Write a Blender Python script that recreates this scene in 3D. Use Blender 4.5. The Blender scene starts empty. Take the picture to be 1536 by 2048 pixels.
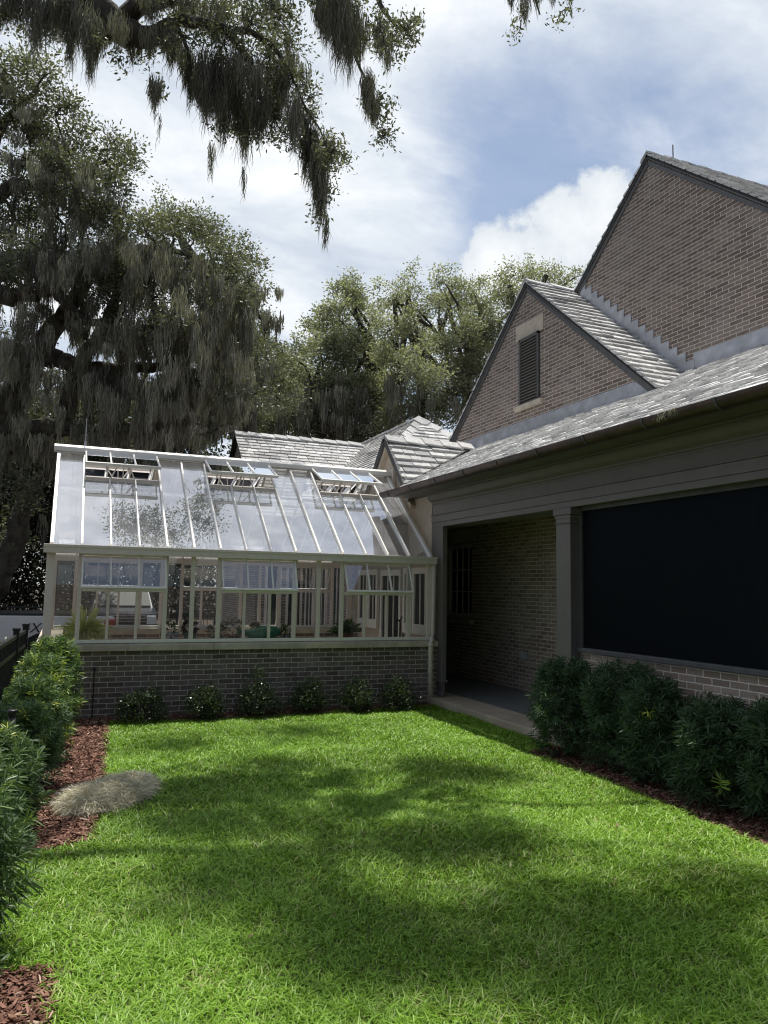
import bpy, math, random
import numpy as np
from mathutils import Vector, Matrix
random.seed(11); rng = np.random.default_rng(11)
S = bpy.context.scene; COL = S.collection
# ------------------------------------------------------------------ camera
F = 1538.0; CEN = (768.0, 1024.0); EYE = np.array([0, 0, 1.7])
def _cam(p): return np.array([p[0]-CEN[0], -(p[1]-CEN[1]), -F])
_y = _cam((125, 1166)); _y /= np.linalg.norm(_y)
_x = _cam((4493, 1241)); _x -= _x.dot(_y)*_y; _x /= np.linalg.norm(_x)
ROT = np.stack([_x, _y, np.cross(_x, _y)])
CR = ROT @ np.array([1, 0, 0]); CF = ROT @ np.array([0, 0, -1])          # camera right, forward
def at(px, py, d):                                                      # photo pixel at depth d -> world point
    v = ROT @ _cam((px, py)); return EYE + v*(d/F)
cd = bpy.data.cameras.new('camera'); cam = bpy.data.objects.new('camera', cd); COL.objects.link(cam)
cd.sensor_fit = 'VERTICAL'; cd.sensor_height = 36; cd.lens = 36*F/2048; cd.clip_start = .05; cd.clip_end = 2000
M = Matrix(ROT.tolist()).to_4x4(); M.translation = EYE; cam.matrix_world = M
S.camera = cam
# ------------------------------------------------------------------ materials
def _nt(name):
    m = bpy.data.materials.new(name); m.use_nodes = True; nt = m.node_tree
    b = nt.nodes['Principled BSDF']; return m, nt, b
def N(nt, t, **kw):
    n = nt.nodes.new(t)
    for k, v in kw.items():
        if k.startswith('i_'): n.inputs[k[2:].replace('_', ' ')].default_value = v
        else: setattr(n, k, v)
    return n
def mixc(nt, fac, a, b, blend='MIX'):
    n = nt.nodes.new('ShaderNodeMix'); n.data_type = 'RGBA'; n.blend_type = blend
    for sock, v in ((n.inputs[0], fac), (n.inputs[6], a), (n.inputs[7], b)):
        if hasattr(v, 'is_linked') or hasattr(v, 'links'): nt.links.new(v, sock)
        elif isinstance(v, (int, float)): sock.default_value = v
        else: sock.default_value = (*v, 1) if len(v) == 3 else v
    return n.outputs[2]
def mth(nt, op, a, b=None, c=None, clamp=False):
    n = nt.nodes.new('ShaderNodeMath'); n.operation = op; n.use_clamp = clamp
    for i, v in enumerate((a, b, c)):
        if v is None: continue
        if isinstance(v, (int, float)): n.inputs[i].default_value = v
        else: nt.links.new(v, n.inputs[i])
    return n.outputs[0]
def ramp(nt, src, stops):
    n = nt.nodes.new('ShaderNodeValToRGB'); e = n.color_ramp.elements
    while len(e) < len(stops): e.new(.5)
    for el, (p, c) in zip(e, stops): el.position = p; el.color = (*c, 1) if len(c) == 3 else c
    nt.links.new(src, n.inputs[0]); return n.outputs[0]
def noise(nt, scale, detail=4, coord='Object', vec=None, rough=.5, dist=0):
    n = N(nt, 'ShaderNodeTexNoise'); n.inputs['Scale'].default_value = scale; n.inputs['Detail'].default_value = detail
    n.inputs['Roughness'].default_value = rough; n.inputs['Distortion'].default_value = dist
    if vec is None:
        tc = N(nt, 'ShaderNodeTexCoord'); vec = tc.outputs[coord]
    nt.links.new(vec, n.inputs['Vector']); return n.outputs[0]
def pm(name, col, rough=.6, var=.25, scale=6, metal=0, bump=0, bscale=40, dirt=None, dscale=1.5, spec=.5):
    m, nt, b = _nt(name)
    f = noise(nt, scale, 5)
    lo = tuple(c*(1-var) for c in col); hi = tuple(min(1, c*(1+var)) for c in col)
    c = ramp(nt, f, [(.3, lo), (.7, hi)])
    if dirt:
        d = noise(nt, dscale, 6, rough=.65); c = mixc(nt, ramp(nt, d, [(.45, (0, 0, 0)), (.75, (1, 1, 1))]), c, dirt)
    nt.links.new(c, b.inputs['Base Color'])
    b.inputs['Roughness'].default_value = rough; b.inputs['Metallic'].default_value = metal
    b.inputs['Specular IOR Level'].default_value = spec
    if bump:
        bn = N(nt, 'ShaderNodeBump'); bn.inputs['Strength'].default_value = bump; bn.inputs['Distance'].default_value = .02
        nt.links.new(noise(nt, bscale, 4), bn.inputs['Height']); nt.links.new(bn.outputs[0], b.inputs['Normal'])
    return m
def brick_mat(name, axis, c1, c2, mortar, w=.2, h=.066):
    m, nt, b = _nt(name)
    tc = N(nt, 'ShaderNodeTexCoord'); sp = N(nt, 'ShaderNodeSeparateXYZ'); nt.links.new(tc.outputs['Object'], sp.inputs[0])
    cb = N(nt, 'ShaderNodeCombineXYZ'); nt.links.new(sp.outputs[axis], cb.inputs[0]); nt.links.new(sp.outputs[2], cb.inputs[1])
    wob = N(nt, 'ShaderNodeVectorMath', operation='MULTIPLY_ADD')
    nz = N(nt, 'ShaderNodeTexNoise'); nz.inputs['Scale'].default_value = 9; nt.links.new(tc.outputs['Object'], nz.inputs['Vector'])
    nt.links.new(nz.outputs[1], wob.inputs[0]); wob.inputs[1].default_value = (.008, .008, 0); nt.links.new(cb.outputs[0], wob.inputs[2])
    br = N(nt, 'ShaderNodeTexBrick'); nt.links.new(wob.outputs[0], br.inputs['Vector'])
    br.inputs['Scale'].default_value = 1; br.inputs['Brick Width'].default_value = w; br.inputs['Row Height'].default_value = h
    br.inputs['Mortar Size'].default_value = .0055; br.inputs['Mortar Smooth'].default_value = .25; br.inputs['Bias'].default_value = -.1
    br.inputs['Color1'].default_value = (*c1, 1); br.inputs['Color2'].default_value = (*c2, 1); br.inputs['Mortar'].default_value = (*mortar, 1)
    grain = noise(nt, 60, 5, vec=tc.outputs['Object'], rough=.7)
    c = mixc(nt, .55, br.outputs['Color'], ramp(nt, grain, [(.3, (.45, .45, .45)), (.72, (1.35, 1.35, 1.35))]), 'MULTIPLY')
    big = noise(nt, 1.1, 6, vec=tc.outputs['Object'], rough=.7)
    c = mixc(nt, mth(nt, 'MULTIPLY', ramp(nt, big, [(.52, (0, 0, 0)), (.78, (1, 1, 1))]), .35), c, (.42, .40, .38))
    sm = noise(nt, 7, 6, vec=tc.outputs['Object'], rough=.75)
    c = mixc(nt, mth(nt, 'MULTIPLY', ramp(nt, sm, [(.58, (0, 0, 0)), (.7, (1, 1, 1))]), .3), c, (.5, .46, .43))
    nt.links.new(c, b.inputs['Base Color']); b.inputs['Roughness'].default_value = .85; b.inputs['Specular IOR Level'].default_value = .25
    hgt = mth(nt, 'ADD', mth(nt, 'MULTIPLY', br.outputs['Fac'], -1), mth(nt, 'MULTIPLY', grain, .5))
    bn = N(nt, 'ShaderNodeBump'); bn.inputs['Strength'].default_value = .6; bn.inputs['Distance'].default_value = .008
    nt.links.new(hgt, bn.inputs['Height']); nt.links.new(bn.outputs[0], b.inputs['Normal'])
    return m
def tint_mat(name, stops, rough=.5, trans=.3, spec=.4):
    m, nt, b = _nt(name)
    a = N(nt, 'ShaderNodeAttribute', attribute_name='tint')
    c = ramp(nt, a.outputs['Fac'], stops); nt.links.new(c, b.inputs['Base Color'])
    b.inputs['Roughness'].default_value = rough; b.inputs['Specular IOR Level'].default_value = spec
    if trans:
        t = N(nt, 'ShaderNodeBsdfTranslucent'); nt.links.new(mixc(nt, 1, c, (1.0, 1.1, .55), 'MULTIPLY'), t.inputs[0])
        mx = N(nt, 'ShaderNodeMixShader'); mx.inputs[0].default_value = trans
        nt.links.new(b.outputs[0], mx.inputs[1]); nt.links.new(t.outputs[0], mx.inputs[2])
        nt.links.new(mx.outputs[0], nt.nodes['Material Output'].inputs[0])
    return m
def glass_mat(name, refl, tcol=(.9, .93, .92), dust=.05, dcol=(.6, .62, .66), rough=.01, fres=True, gcol=(.92, .95, 1)):
    m, nt, b = _nt(name); nt.nodes.remove(b)
    tr = N(nt, 'ShaderNodeBsdfTransparent'); tr.inputs[0].default_value = (*tcol, 1)
    gl = N(nt, 'ShaderNodeBsdfGlossy'); gl.inputs['Roughness'].default_value = rough; gl.inputs[0].default_value = (*gcol, 1)
    df = N(nt, 'ShaderNodeBsdfDiffuse'); df.inputs[0].default_value = (*dcol, 1)
    mx = N(nt, 'ShaderNodeMixShader'); m2 = N(nt, 'ShaderNodeMixShader')
    nt.links.new(tr.outputs[0], m2.inputs[1]); nt.links.new(df.outputs[0], m2.inputs[2])
    d = noise(nt, 3 if name != 'insect_screen' else 160, 5); nt.links.new(mth(nt, 'MULTIPLY', d, dust*2), m2.inputs[0])
    fr = N(nt, 'ShaderNodeFresnel'); fr.inputs[0].default_value = 1.5
    nt.links.new(mth(nt, 'ADD', fr.outputs[0], refl, clamp=True), mx.inputs[0])
    nt.links.new(m2.outputs[0], mx.inputs[1]); nt.links.new(gl.outputs[0], mx.inputs[2])
    nt.links.new(mx.outputs[0], nt.nodes['Material Output'].inputs[0]); return m
B1, B2, BM = (.165, .126, .107), (.285, .228, .195), (.62, .565, .52)
MT = dict(
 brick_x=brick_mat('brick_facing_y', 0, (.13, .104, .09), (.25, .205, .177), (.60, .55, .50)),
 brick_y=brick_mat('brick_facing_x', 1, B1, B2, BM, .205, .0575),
 brick_p=brick_mat('shade_lifted_brick', 1, (.27, .205, .165), (.46, .37, .30), (.80, .73, .66), .2, .064),  # house brick lightened to offset the dim light inside the porch
 stone=pm('cast_stone', (.56, .49, .40), .8, .12, 8, bump=.15, dirt=(.25, .23, .2)),
 frame=pm('greige_powder_coat', (.76, .675, .61), .45, .05, 20),
 framehi=pm('pale_powder_coat', (.82, .79, .74), .4, .05, 20),
 taupe=pm('taupe_trim_paint', (.145, .130, .124), .55, .08, 5),
 stucco=pm('limewashed_stucco', (.52, .45, .37), .9, .14, 5, bump=.25, bscale=60, dirt=(.50, .42, .36)),
 slate=None,
 lead=pm('lead_flashing', (.40, .41, .45), .45, .25, 6, metal=.3, dirt=(.42, .43, .46), dscale=4),
 copper=pm('aged_copper_gutter', (.085, .06, .052), .45, .3, 8, metal=.55, dirt=(.14, .095, .08), dscale=5),
 darktrim=pm('dark_bronze_trim', (.085, .085, .088), .5, .2, 12),
 black=pm('black_metal_paint', (.012, .012, .013), .4, .2, 30),
 screen=None,
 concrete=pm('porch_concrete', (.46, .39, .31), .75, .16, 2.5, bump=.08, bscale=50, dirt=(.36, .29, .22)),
 floor=pm('sky_tinted_porch_floor', (.19, .215, .23), .35, .12, 3, dirt=(.2, .19, .18)),  # blue-grey of the sky's reflection painted into the floor colour
 ceil=pm('porch_ceiling', (.62, .62, .58), .7, .06, 4),
 bark=pm('oak_bark', (.060, .050, .042), .95, .5, 5, bump=.9, bscale=14, dirt=(.085, .09, .06), dscale=2.5),
 soil=pm('soil_litter', (.075, .055, .04), .95, .4, 4, bump=.5, bscale=25),
 thatch=pm('lawn_thatch', (.07, .085, .025), .95, .45, 9, bump=.4, bscale=60, dirt=(.13, .11, .05), dscale=1.2),
 asphalt=pm('asphalt', (.05, .05, .052), .9, .25, 30, bump=.2),
 wood=pm('bench_wood', (.42, .34, .24), .7, .25, 9),
 white=pm('white_paint', (.74, .76, .79), .25, .03, 4, spec=.6),
 navy=pm('dark_blue_paint', (.012, .018, .03), .35, .1, 3, spec=.25),
 charcoal=pm('charcoal_paint', (.03, .032, .035), .2, .1, 3, spec=.7),
 chrome=pm('chrome', (.7, .7, .72), .12, .05, 3, metal=1),
 rubber=pm('tyre_rubber', (.015, .015, .015), .85, .2, 20),
 lens=pm('headlight_lens', (.85, .87, .9), .1, .03, 5),
 redlens=pm('red_lens', (.35, .02, .015), .2, .1, 5),
 wire=pm('outlet_plastic', (.45, .45, .43), .4, .05, 10),
 teal=pm('teal_glaze', (.02, .20, .17), .15, .25, 18, spec=.6),
 green=pm('green_glaze', (.015, .22, .12), .12, .3, 22, spec=.6),
 terra=pm('terracotta', (.30, .13, .075), .8, .2, 12),
 bluewhite=None,
 dark=pm('dark_room', (.012, .013, .015), .6, .2, 3),
)
def _bw():
    m, nt, b = _nt('blue_white_glaze')
    v = N(nt, 'ShaderNodeTexVoronoi'); v.inputs['Scale'].default_value = 28
    tc = N(nt, 'ShaderNodeTexCoord'); nt.links.new(tc.outputs['Object'], v.inputs['Vector'])
    nt.links.new(ramp(nt, v.outputs['Distance'], [(.35, (.03, .07, .28)), (.5, (.75, .77, .8))]), b.inputs['Base Color'])
    b.inputs['Roughness'].default_value = .15; return m
MT['bluewhite'] = _bw()
def _slate():
    m, nt, b = _nt('grey_slate')
    a = N(nt, 'ShaderNodeAttribute', attribute_name='tint')
    c = ramp(nt, a.outputs['Fac'], [(0, (.03, .03, .03)), (.12, (.05, .05, .05)), (.2, (.33, .33, .335)), (.5, (.50, .495, .485)), (1, (.74, .735, .72))])
    g = noise(nt, 14, 6, rough=.7); c = mixc(nt, .6, c, ramp(nt, g, [(.3, (.55, .55, .55)), (.7, (1.3, 1.3, 1.3))]), 'MULTIPLY')
    nt.links.new(c, b.inputs['Base Color']); b.inputs['Roughness'].default_value = .8; b.inputs['Specular IOR Level'].default_value = .3
    bn = N(nt, 'ShaderNodeBump'); bn.inputs['Strength'].default_value = .3; bn.inputs['Distance'].default_value = .01
    nt.links.new(noise(nt, 30, 5), bn.inputs['Height']); nt.links.new(bn.outputs[0], b.inputs['Normal'])
    return m
MT['slate'] = _slate()
MT['roofglass'] = glass_mat('roof_glass', .36, tcol=(.94, .96, .96), dust=.30, dcol=(.74, .76, .80), rough=0.0)
MT['glass'] = glass_mat('wall_glass', .05, tcol=(.96, .98, .97), dust=.025)
MT['ventglass'] = glass_mat('vent_glass', .17, tcol=(.94, .96, .97), dust=.06)
MT['darkglass'] = glass_mat('house_glass', .03, tcol=(.35, .38, .4), dust=.0)
MT['screen'] = glass_mat('insect_screen', 0, tcol=(.33, .335, .345), dust=.26, dcol=(.030, .037, .043), rough=.35, gcol=(.05, .06, .075))
OAK = [(0, (.065, .071, .048)), (.5, (.17, .178, .118)), (1, (.34, .345, .245))]
MT['oakleaf'] = tint_mat('oak_leaves', OAK, .45, .36)
MT['midleaf'] = tint_mat('green_oak_leaves', [(0, (.10, .108, .075)), (.5, (.265, .275, .195)), (1, (.48, .48, .36))], .5, .42)
MT['farleaf'] = tint_mat('woodland_leaves', [(0, (.012, .016, .009)), (.6, (.030, .036, .018)), (1, (.065, .075, .035))], .6, .2)
MT['moss'] = tint_mat('spanish_moss', [(0, (.115, .107, .096)), (.5, (.26, .246, .222)), (1, (.46, .44, .395))], .95, .35, .05)
MT['podo'] = tint_mat('podocarpus_leaves', [(0, (.030, .056, .032)), (.55, (.098, .158, .082)), (.8, (.18, .275, .11)), (.93, (.30, .42, .10)), (1, (.60, .64, .13))], .42, .25, .28)
MT['bush'] = tint_mat('small_shrub_leaves', [(0, (.04, .055, .03)), (.6, (.12, .155, .08)), (1, (.36, .38, .25))], .3, .2, .5)
MT['grass'] = tint_mat('lawn_grass', [(0, (.105, .165, .017)), (.45, (.215, .40, .034)), (.85, (.41, .64, .10)), (1, (.60, .54, .30))], .45, .32, .4)
MT['mulch'] = tint_mat('red_mulch', [(0, (.07, .034, .025)), (.5, (.21, .105, .075)), (.9, (.36, .21, .155)), (1, (.5, .36, .28))], .9, 0, .2)
MT['pile'] = tint_mat('dry_moss', [(0, (.36, .32, .24)), (.5, (.62, .57, .46)), (1, (.84, .79, .67))], .95, .15, .1)
MT['spider'] = tint_mat('variegated_leaves', [(0, (.30, .36, .10)), (.5, (.70, .70, .28)), (1, (.86, .82, .5))], .4, .45)
MT['strap'] = tint_mat('strap_leaves', [(0, (.03, .07, .02)), (.6, (.08, .14, .04)), (1, (.25, .28, .10))], .3, .3)
MT['redleaf'] = tint_mat('burgundy_leaves', [(0, (.05, .025, .02)), (1, (.14, .07, .045))], .4, .2)
MT['pinkleaf'] = tint_mat('speckled_leaves', [(0, (.10, .10, .06)), (.5, (.25, .22, .17)), (1, (.55, .5, .45))], .5, .25)
MT['deadleaf'] = tint_mat('fallen_leaf_brown', [(0, (.16, .09, .05)), (1, (.33, .23, .15))], .8, .1)
# ------------------------------------------------------------------ objects
def link(name, data, parent=None):
    o = bpy.data.objects.new(name, data); COL.objects.link(o)
    if parent is not None: o.parent = parent
    return o
def tag(o, label=None, cat=None, group=None, kind=None):
    if label: o['label'] = label
    if cat: o['category'] = cat
    if group: o['group'] = group
    if kind: o['kind'] = kind
    return o
def thing(name, label, cat, loc=(0, 0, 0), rz=0, group=None):
    o = link(name, None); o.location = loc; o.rotation_euler = (0, 0, rz); o.empty_display_size = .2
    return tag(o, label, cat, group)
def wloc(p):
    v = np.zeros(3)
    while p is not None: v += np.array(p.location); p = p.parent
    return v
def np_mesh(name, V, faces, mat, parent=None, tint=None, smooth=False, local=False):
    """faces: list of int arrays (n,k). world-space verts unless local."""
    V = np.asarray(V, dtype=np.float32)
    if parent is not None and not local: V = V-wloc(parent).astype(np.float32)
    me = bpy.data.meshes.new(name); me.vertices.add(len(V)); me.vertices.foreach_set('co', V.ravel())
    tot = sum(f.size for f in faces); nf = sum(len(f) for f in faces)
    me.loops.add(tot); me.loops.foreach_set('vertex_index', np.concatenate([f.ravel() for f in faces]).astype(np.int32))
    ks = np.concatenate([np.full(len(f), f.shape[1]) for f in faces]); st = np.concatenate([[0], np.cumsum(ks)[:-1]])
    me.polygons.add(nf); me.polygons.foreach_set('loop_start', st.astype(np.int32))
    if smooth: me.polygons.foreach_set('use_smooth', np.ones(nf, dtype=bool))
    me.update(calc_edges=True)
    if tint is not None:
        a = me.attributes.new('tint', 'FLOAT', 'POINT'); a.data.foreach_set('value', np.asarray(tint, dtype=np.float32))
    me.materials.append(mat); return link(name, me, parent)
class MB:
    def __init__(s): s.v = []; s.f = []; s.t = []
    def add(s, vs, fs, t=.5):
        n = len(s.v); s.v += [tuple(map(float, p)) for p in vs]; s.f += [tuple(i+n for i in f) for f in fs]; s.t += [t]*len(vs); return s
    def box(s, x0, x1, y0, y1, z0, z1):
        return s.add([(x0,y0,z0),(x1,y0,z0),(x1,y1,z0),(x0,y1,z0),(x0,y0,z1),(x1,y0,z1),(x1,y1,z1),(x0,y1,z1)],
                     [(0,3,2,1),(4,5,6,7),(0,1,5,4),(1,2,6,5),(2,3,7,6),(3,0,4,7)])
    def prism(s, poly, ext, t=.5):                                       # polygon (3d points) extruded
        n = len(poly); e = np.array(ext); p = [np.array(q, dtype=float) for q in poly]
        nrm = sum((np.cross(p[i]-p[0], p[(i+1) % n]-p[0]) for i in range(1, n)), np.zeros(3))
        if nrm.dot(e) > 0: p = p[::-1]
        return s.add(p+[q+e for q in p], [tuple(range(n)), tuple(range(2*n-1, n-1, -1))]+[(i, n+i, n+(i+1) % n, (i+1) % n) for i in range(n)], t)
    def bar(s, a, b, w, h, up=(0, 0, 1)):                                # rectangular bar a->b, w across, h along 'up'
        a = np.array(a, float); b = np.array(b, float); d = b-a; d /= np.linalg.norm(d)
        r = np.cross(d, up); r /= np.linalg.norm(r); u = np.cross(r, d)
        q = [a+r*sx*w/2+u*sz*h/2 for sx, sz in ((-1,-1),(1,-1),(1,1),(-1,1))]
        return s.prism(q, b-a)
    def tube(s, pts, rad, n=8, caps=True):
        P = [np.array(p, float) for p in pts]; k = len(P)
        R = [rad]*k if np.isscalar(rad) else rad; base = len(s.v); vs = []; fs = []
        ref = np.array([.3, .5, .81])
        for i, p in enumerate(P):
            d = P[min(i+1, k-1)]-P[max(i-1, 0)]; d = d/(np.linalg.norm(d)+1e-9)
            a = np.cross(d, ref); 
            if np.linalg.norm(a) < .1: a = np.cross(d, (1, 0, 0))
            a /= np.linalg.norm(a); c = np.cross(d, a)
            vs += [p+R[i]*(math.cos(6.2832*j/n)*a+math.sin(6.2832*j/n)*c) for j in range(n)]
        for i in range(k-1):
            fs += [(i*n+j, i*n+(j+1) % n, (i+1)*n+(j+1) % n, (i+1)*n+j) for j in range(n)]
        if caps: fs += [tuple(range(n-1, -1, -1)), tuple((k-1)*n+j for j in range(n))]
        return s.add(vs, fs)
    def lathe(s, prof, c, n=20):
        vs = []; fs = []; k = len(prof)
        for r, z in prof: vs += [(c[0]+r*math.cos(6.2832*j/n), c[1]+r*math.sin(6.2832*j/n), c[2]+z) for j in range(n)]
        for i in range(k-1): fs += [(i*n+j, i*n+(j+1) % n, (i+1)*n+(j+1) % n, (i+1)*n+j) for j in range(n)]
        fs += [tuple(range(n-1, -1, -1)), tuple((k-1)*n+j for j in range(n))]
        return s.add(vs, fs)
    def build(s, name, mat, parent=None, smooth=False, bevel=0, local=False, tint=False):
        V = np.array(s.v)
        if parent is not None and not local: V = V-wloc(parent)
        me = bpy.data.meshes.new(name); me.from_pydata(V.tolist(), [], s.f); me.update()
        if tint:
            a = me.attributes.new('tint', 'FLOAT', 'POINT'); a.data.foreach_set('value', np.array(s.t, dtype=np.float32))
        if smooth: me.polygons.foreach_set('use_smooth', np.ones(len(me.polygons), dtype=bool))
        me.materials.append(MT[mat] if isinstance(mat, str) else mat)
        o = link(name, me, parent)
        if bevel:
            b = o.modifiers.new('bevel', 'BEVEL'); b.width = bevel; b.segments = 2; b.limit_method = 'ANGLE'
        return o
def unit(a): return a/(np.linalg.norm(a, axis=-1, keepdims=True)+1e-9)
def rvec(n): return unit(rng.normal(size=(n, 3)))
def leaves(name, P, D, L, W, mat, parent, tint, local=False, droop=.0, seg=1):
    """each leaf a folded blade growing from P along D"""
    n = len(P); D = unit(D); side = unit(np.cross(D, rvec(n))); nr = np.cross(side, D)
    L = np.broadcast_to(L, n)[:, None]; W = np.broadcast_to(W, n)[:, None]
    if seg == 1:
        V = np.stack([P, P+D*L*.5-side*W*.5+nr*W*.12, P+D*L-np.array([0, 0, 1])*L*droop, P+D*L*.5+side*W*.5+nr*W*.12], 1)
        i = np.arange(n)[:, None]*4; f = [i+np.array([0, 1, 2, 3])]; k = 4
    else:
        g = np.array([0, 0, 1])
        c1 = P+D*L*.45-g*L*droop*.2; c2 = P+D*L*.8-g*L*droop*.6; c3 = P+D*L-g*L*droop
        V = np.stack([P-side*W*.2, P+side*W*.2, c1-side*W*.5, c1+side*W*.5, c2-side*W*.35, c2+side*W*.35, c3], 1)
        i = np.arange(n)[:, None]*7; f = [i+np.array([0, 1, 3, 2]), i+np.array([2, 3, 5, 4]), i+np.array([4, 5, 6])]; k = 7
    return np_mesh(name, V.reshape(-1, 3), f, mat, parent, np.repeat(tint, k), local=local)
def strands(P, L, W, sway=.12, K=5):
    """hanging ribbons; returns verts, faces"""
    n = len(P); a = rng.uniform(0, 6.283, n); side = np.stack([np.cos(a), np.sin(a), np.zeros(n)], 1)
    dr = rng.normal(size=(n, K+1, 2))*sway; dr[:, 0] = 0; dr = np.cumsum(dr, 1)*L[:, None, None]/K*1.2
    t = np.linspace(0, 1, K+1)[None, :, None]
    C = np.repeat(P[:, None, :], K+1, 1); C[..., 2] -= (t*L[:, None, None])[..., 0]; C[..., :2] += dr
    wd = W[:, None, None]*np.array([.6, 1, .95, .75, .5, .12])[None, :K+1, None]*.5
    V = np.stack([C-side[:, None]*wd, C+side[:, None]*wd], 2)
    i = np.arange(n)[:, None, None]*(2*(K+1))+np.arange(K)[None, :, None]*2
    f = (i+np.array([0, 1, 3, 2])).reshape(-1, 4)
    return V.reshape(-1, 3), f
class Moss:
    def __init__(s): s.P = []; s.L = []; s.W = []; s.T = []
    def tail(s, top, length, hw, n, w=.012, tone=.5, depthk=1.0):
        """a tapering tail of strands hanging under 'top'"""
        r = np.sqrt(rng.uniform(0, 1, n)); a = rng.uniform(0, 6.283, n)
        off = CR[None]*(r*np.cos(a)*hw)[:, None]+np.array([CF[0], CF[1], 0])[None]*(r*np.sin(a)*hw*depthk)[:, None]
        P = np.array(top)[None]+off
        st = rng.uniform(0, .75, n)*length*(1-r*.6)
        P[:, 2] -= st; P[:, :2] -= off[:, :2]*(st/length*.85)[:, None]
        mx = length*(1.02-.55*r)-st
        Lg = np.maximum(.07, np.minimum(mx, length*rng.uniform(.18, .5, n)))
        s.P.append(P); s.L.append(Lg); s.W.append(w*rng.uniform(.5, 1.3, n))
        s.T.append(np.clip(tone+rng.normal(size=n)*.2, 0, 1)); return s
    def mesh(s, parent, sway=.14, name='moss'):
        P = np.concatenate(s.P); L = np.concatenate(s.L); W = np.concatenate(s.W); T = np.concatenate(s.T)
        V, f = strands(P, L, W, sway)
        return np_mesh(name, V, [f], MT['moss'], parent, np.repeat(T, 12))
# ------------------------------------------------------------------ ground
def gh(x, y):
    a = np.clip((y-13.5)/3.0, 0, 1)*np.clip((3.4-x)/1.0, 0, 1); b = np.clip((-1.2-x)/1.5, 0, 1)
    return -.03-.24*np.maximum(a*a*(3-2*a), b*b*(3-2*b))
gx = np.concatenate([[-900, -300, -100, -40, -20], np.arange(-10, 16, .5), [20, 40, 100, 300, 900]])
gy = np.concatenate([[-900, -300, -100, -30, -10], np.arange(-4, 24, .5), [30, 45, 100, 300, 900]])
GX, GY = np.meshgrid(gx, gy); V = np.stack([GX, GY, gh(GX, GY)], -1).reshape(-1, 3)
i = (np.arange(len(gy)-1)[:, None]*len(gx)+np.arange(len(gx)-1)[None]).reshape(-1, 1)
tag(np_mesh('ground', V, [i+np.array([0, 1, len(gx)+1, len(gx)])], MT['soil'], smooth=True), kind='structure')
p = MB(); p.add([(-30, 15.2, -.262), (2.2, 15.2, -.262), (2.2, 34, -.262), (-30, 34, -.262)], [(0, 1, 2, 3)])
tag(p.build('parking_lot', 'asphalt'), kind='structure')
LAWN = np.array([(.62, 10.18), (.52, 8.6), (.434, 7.29), (.273, 5.56), (-.32, 5.44), (-.32, 3.92), (.06, 3.86), (.04, 2.6), (-.6, .6), (-.6, -1.5), (4.3, -1.5), (4.42, 3.0), (4.46, 3.94), (4.57, 5.2), (4.6, 7.05), (5.08, 7.3), (5.12, 10.2), (3.2, 10.0), (1.8, 10.02)])
def inside(P, poly):
    x, y = P[:, 0], P[:, 1]; c = np.zeros(len(P), bool); j = len(poly)-1
    for i in range(len(poly)):
        xi, yi = poly[i]; xj, yj = poly[j]
        c ^= ((yi > y) != (yj > y)) & (x < (xj-xi)*(y-yi)/(yj-yi+1e-12)+xi); j = i
    return c
me = bpy.data.meshes.new('lawn'); me.from_pydata([(x, y, 0) for x, y in LAWN[::-1]], [], [tuple(range(len(LAWN)))]); me.materials.append(MT['thatch'])
lawn = tag(link('lawn', me), kind='structure')
for nm, poly in (('mulch_bed', [(-1.3, 1), (.75, 1), (.75, 9.9), (5.2, 9.9), (5.2, 10.52), (-1.3, 10.52)]), ('mulch_bed', [(4.2, -1.5), (5.3, -1.5), (5.3, 7.4), (4.2, 7.4)])):
    me = bpy.data.meshes.new(nm); me.from_pydata([(x, y, -.014) for x, y in poly], [], [tuple(range(len(poly)))]); me.materials.append(MT['soil'])
    tag(link(nm, me), kind='structure')
def vnoise(x, y, s, seed=0):                                              # cheap smooth value noise
    r = np.random.default_rng(seed); g = r.uniform(0, 1, (64, 64)); x = x/s+100; y = y/s+100
    xi = np.floor(x).astype(int); yi = np.floor(y).astype(int); fx = x-xi; fy = y-yi
    fx = fx*fx*(3-2*fx); fy = fy*fy*(3-2*fy); G = lambda a, b: g[a % 64, b % 64]
    return (G(xi, yi)*(1-fx)+G(xi+1, yi)*fx)*(1-fy)+(G(xi, yi+1)*(1-fx)+G(xi+1, yi+1)*fx)*fy
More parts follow.
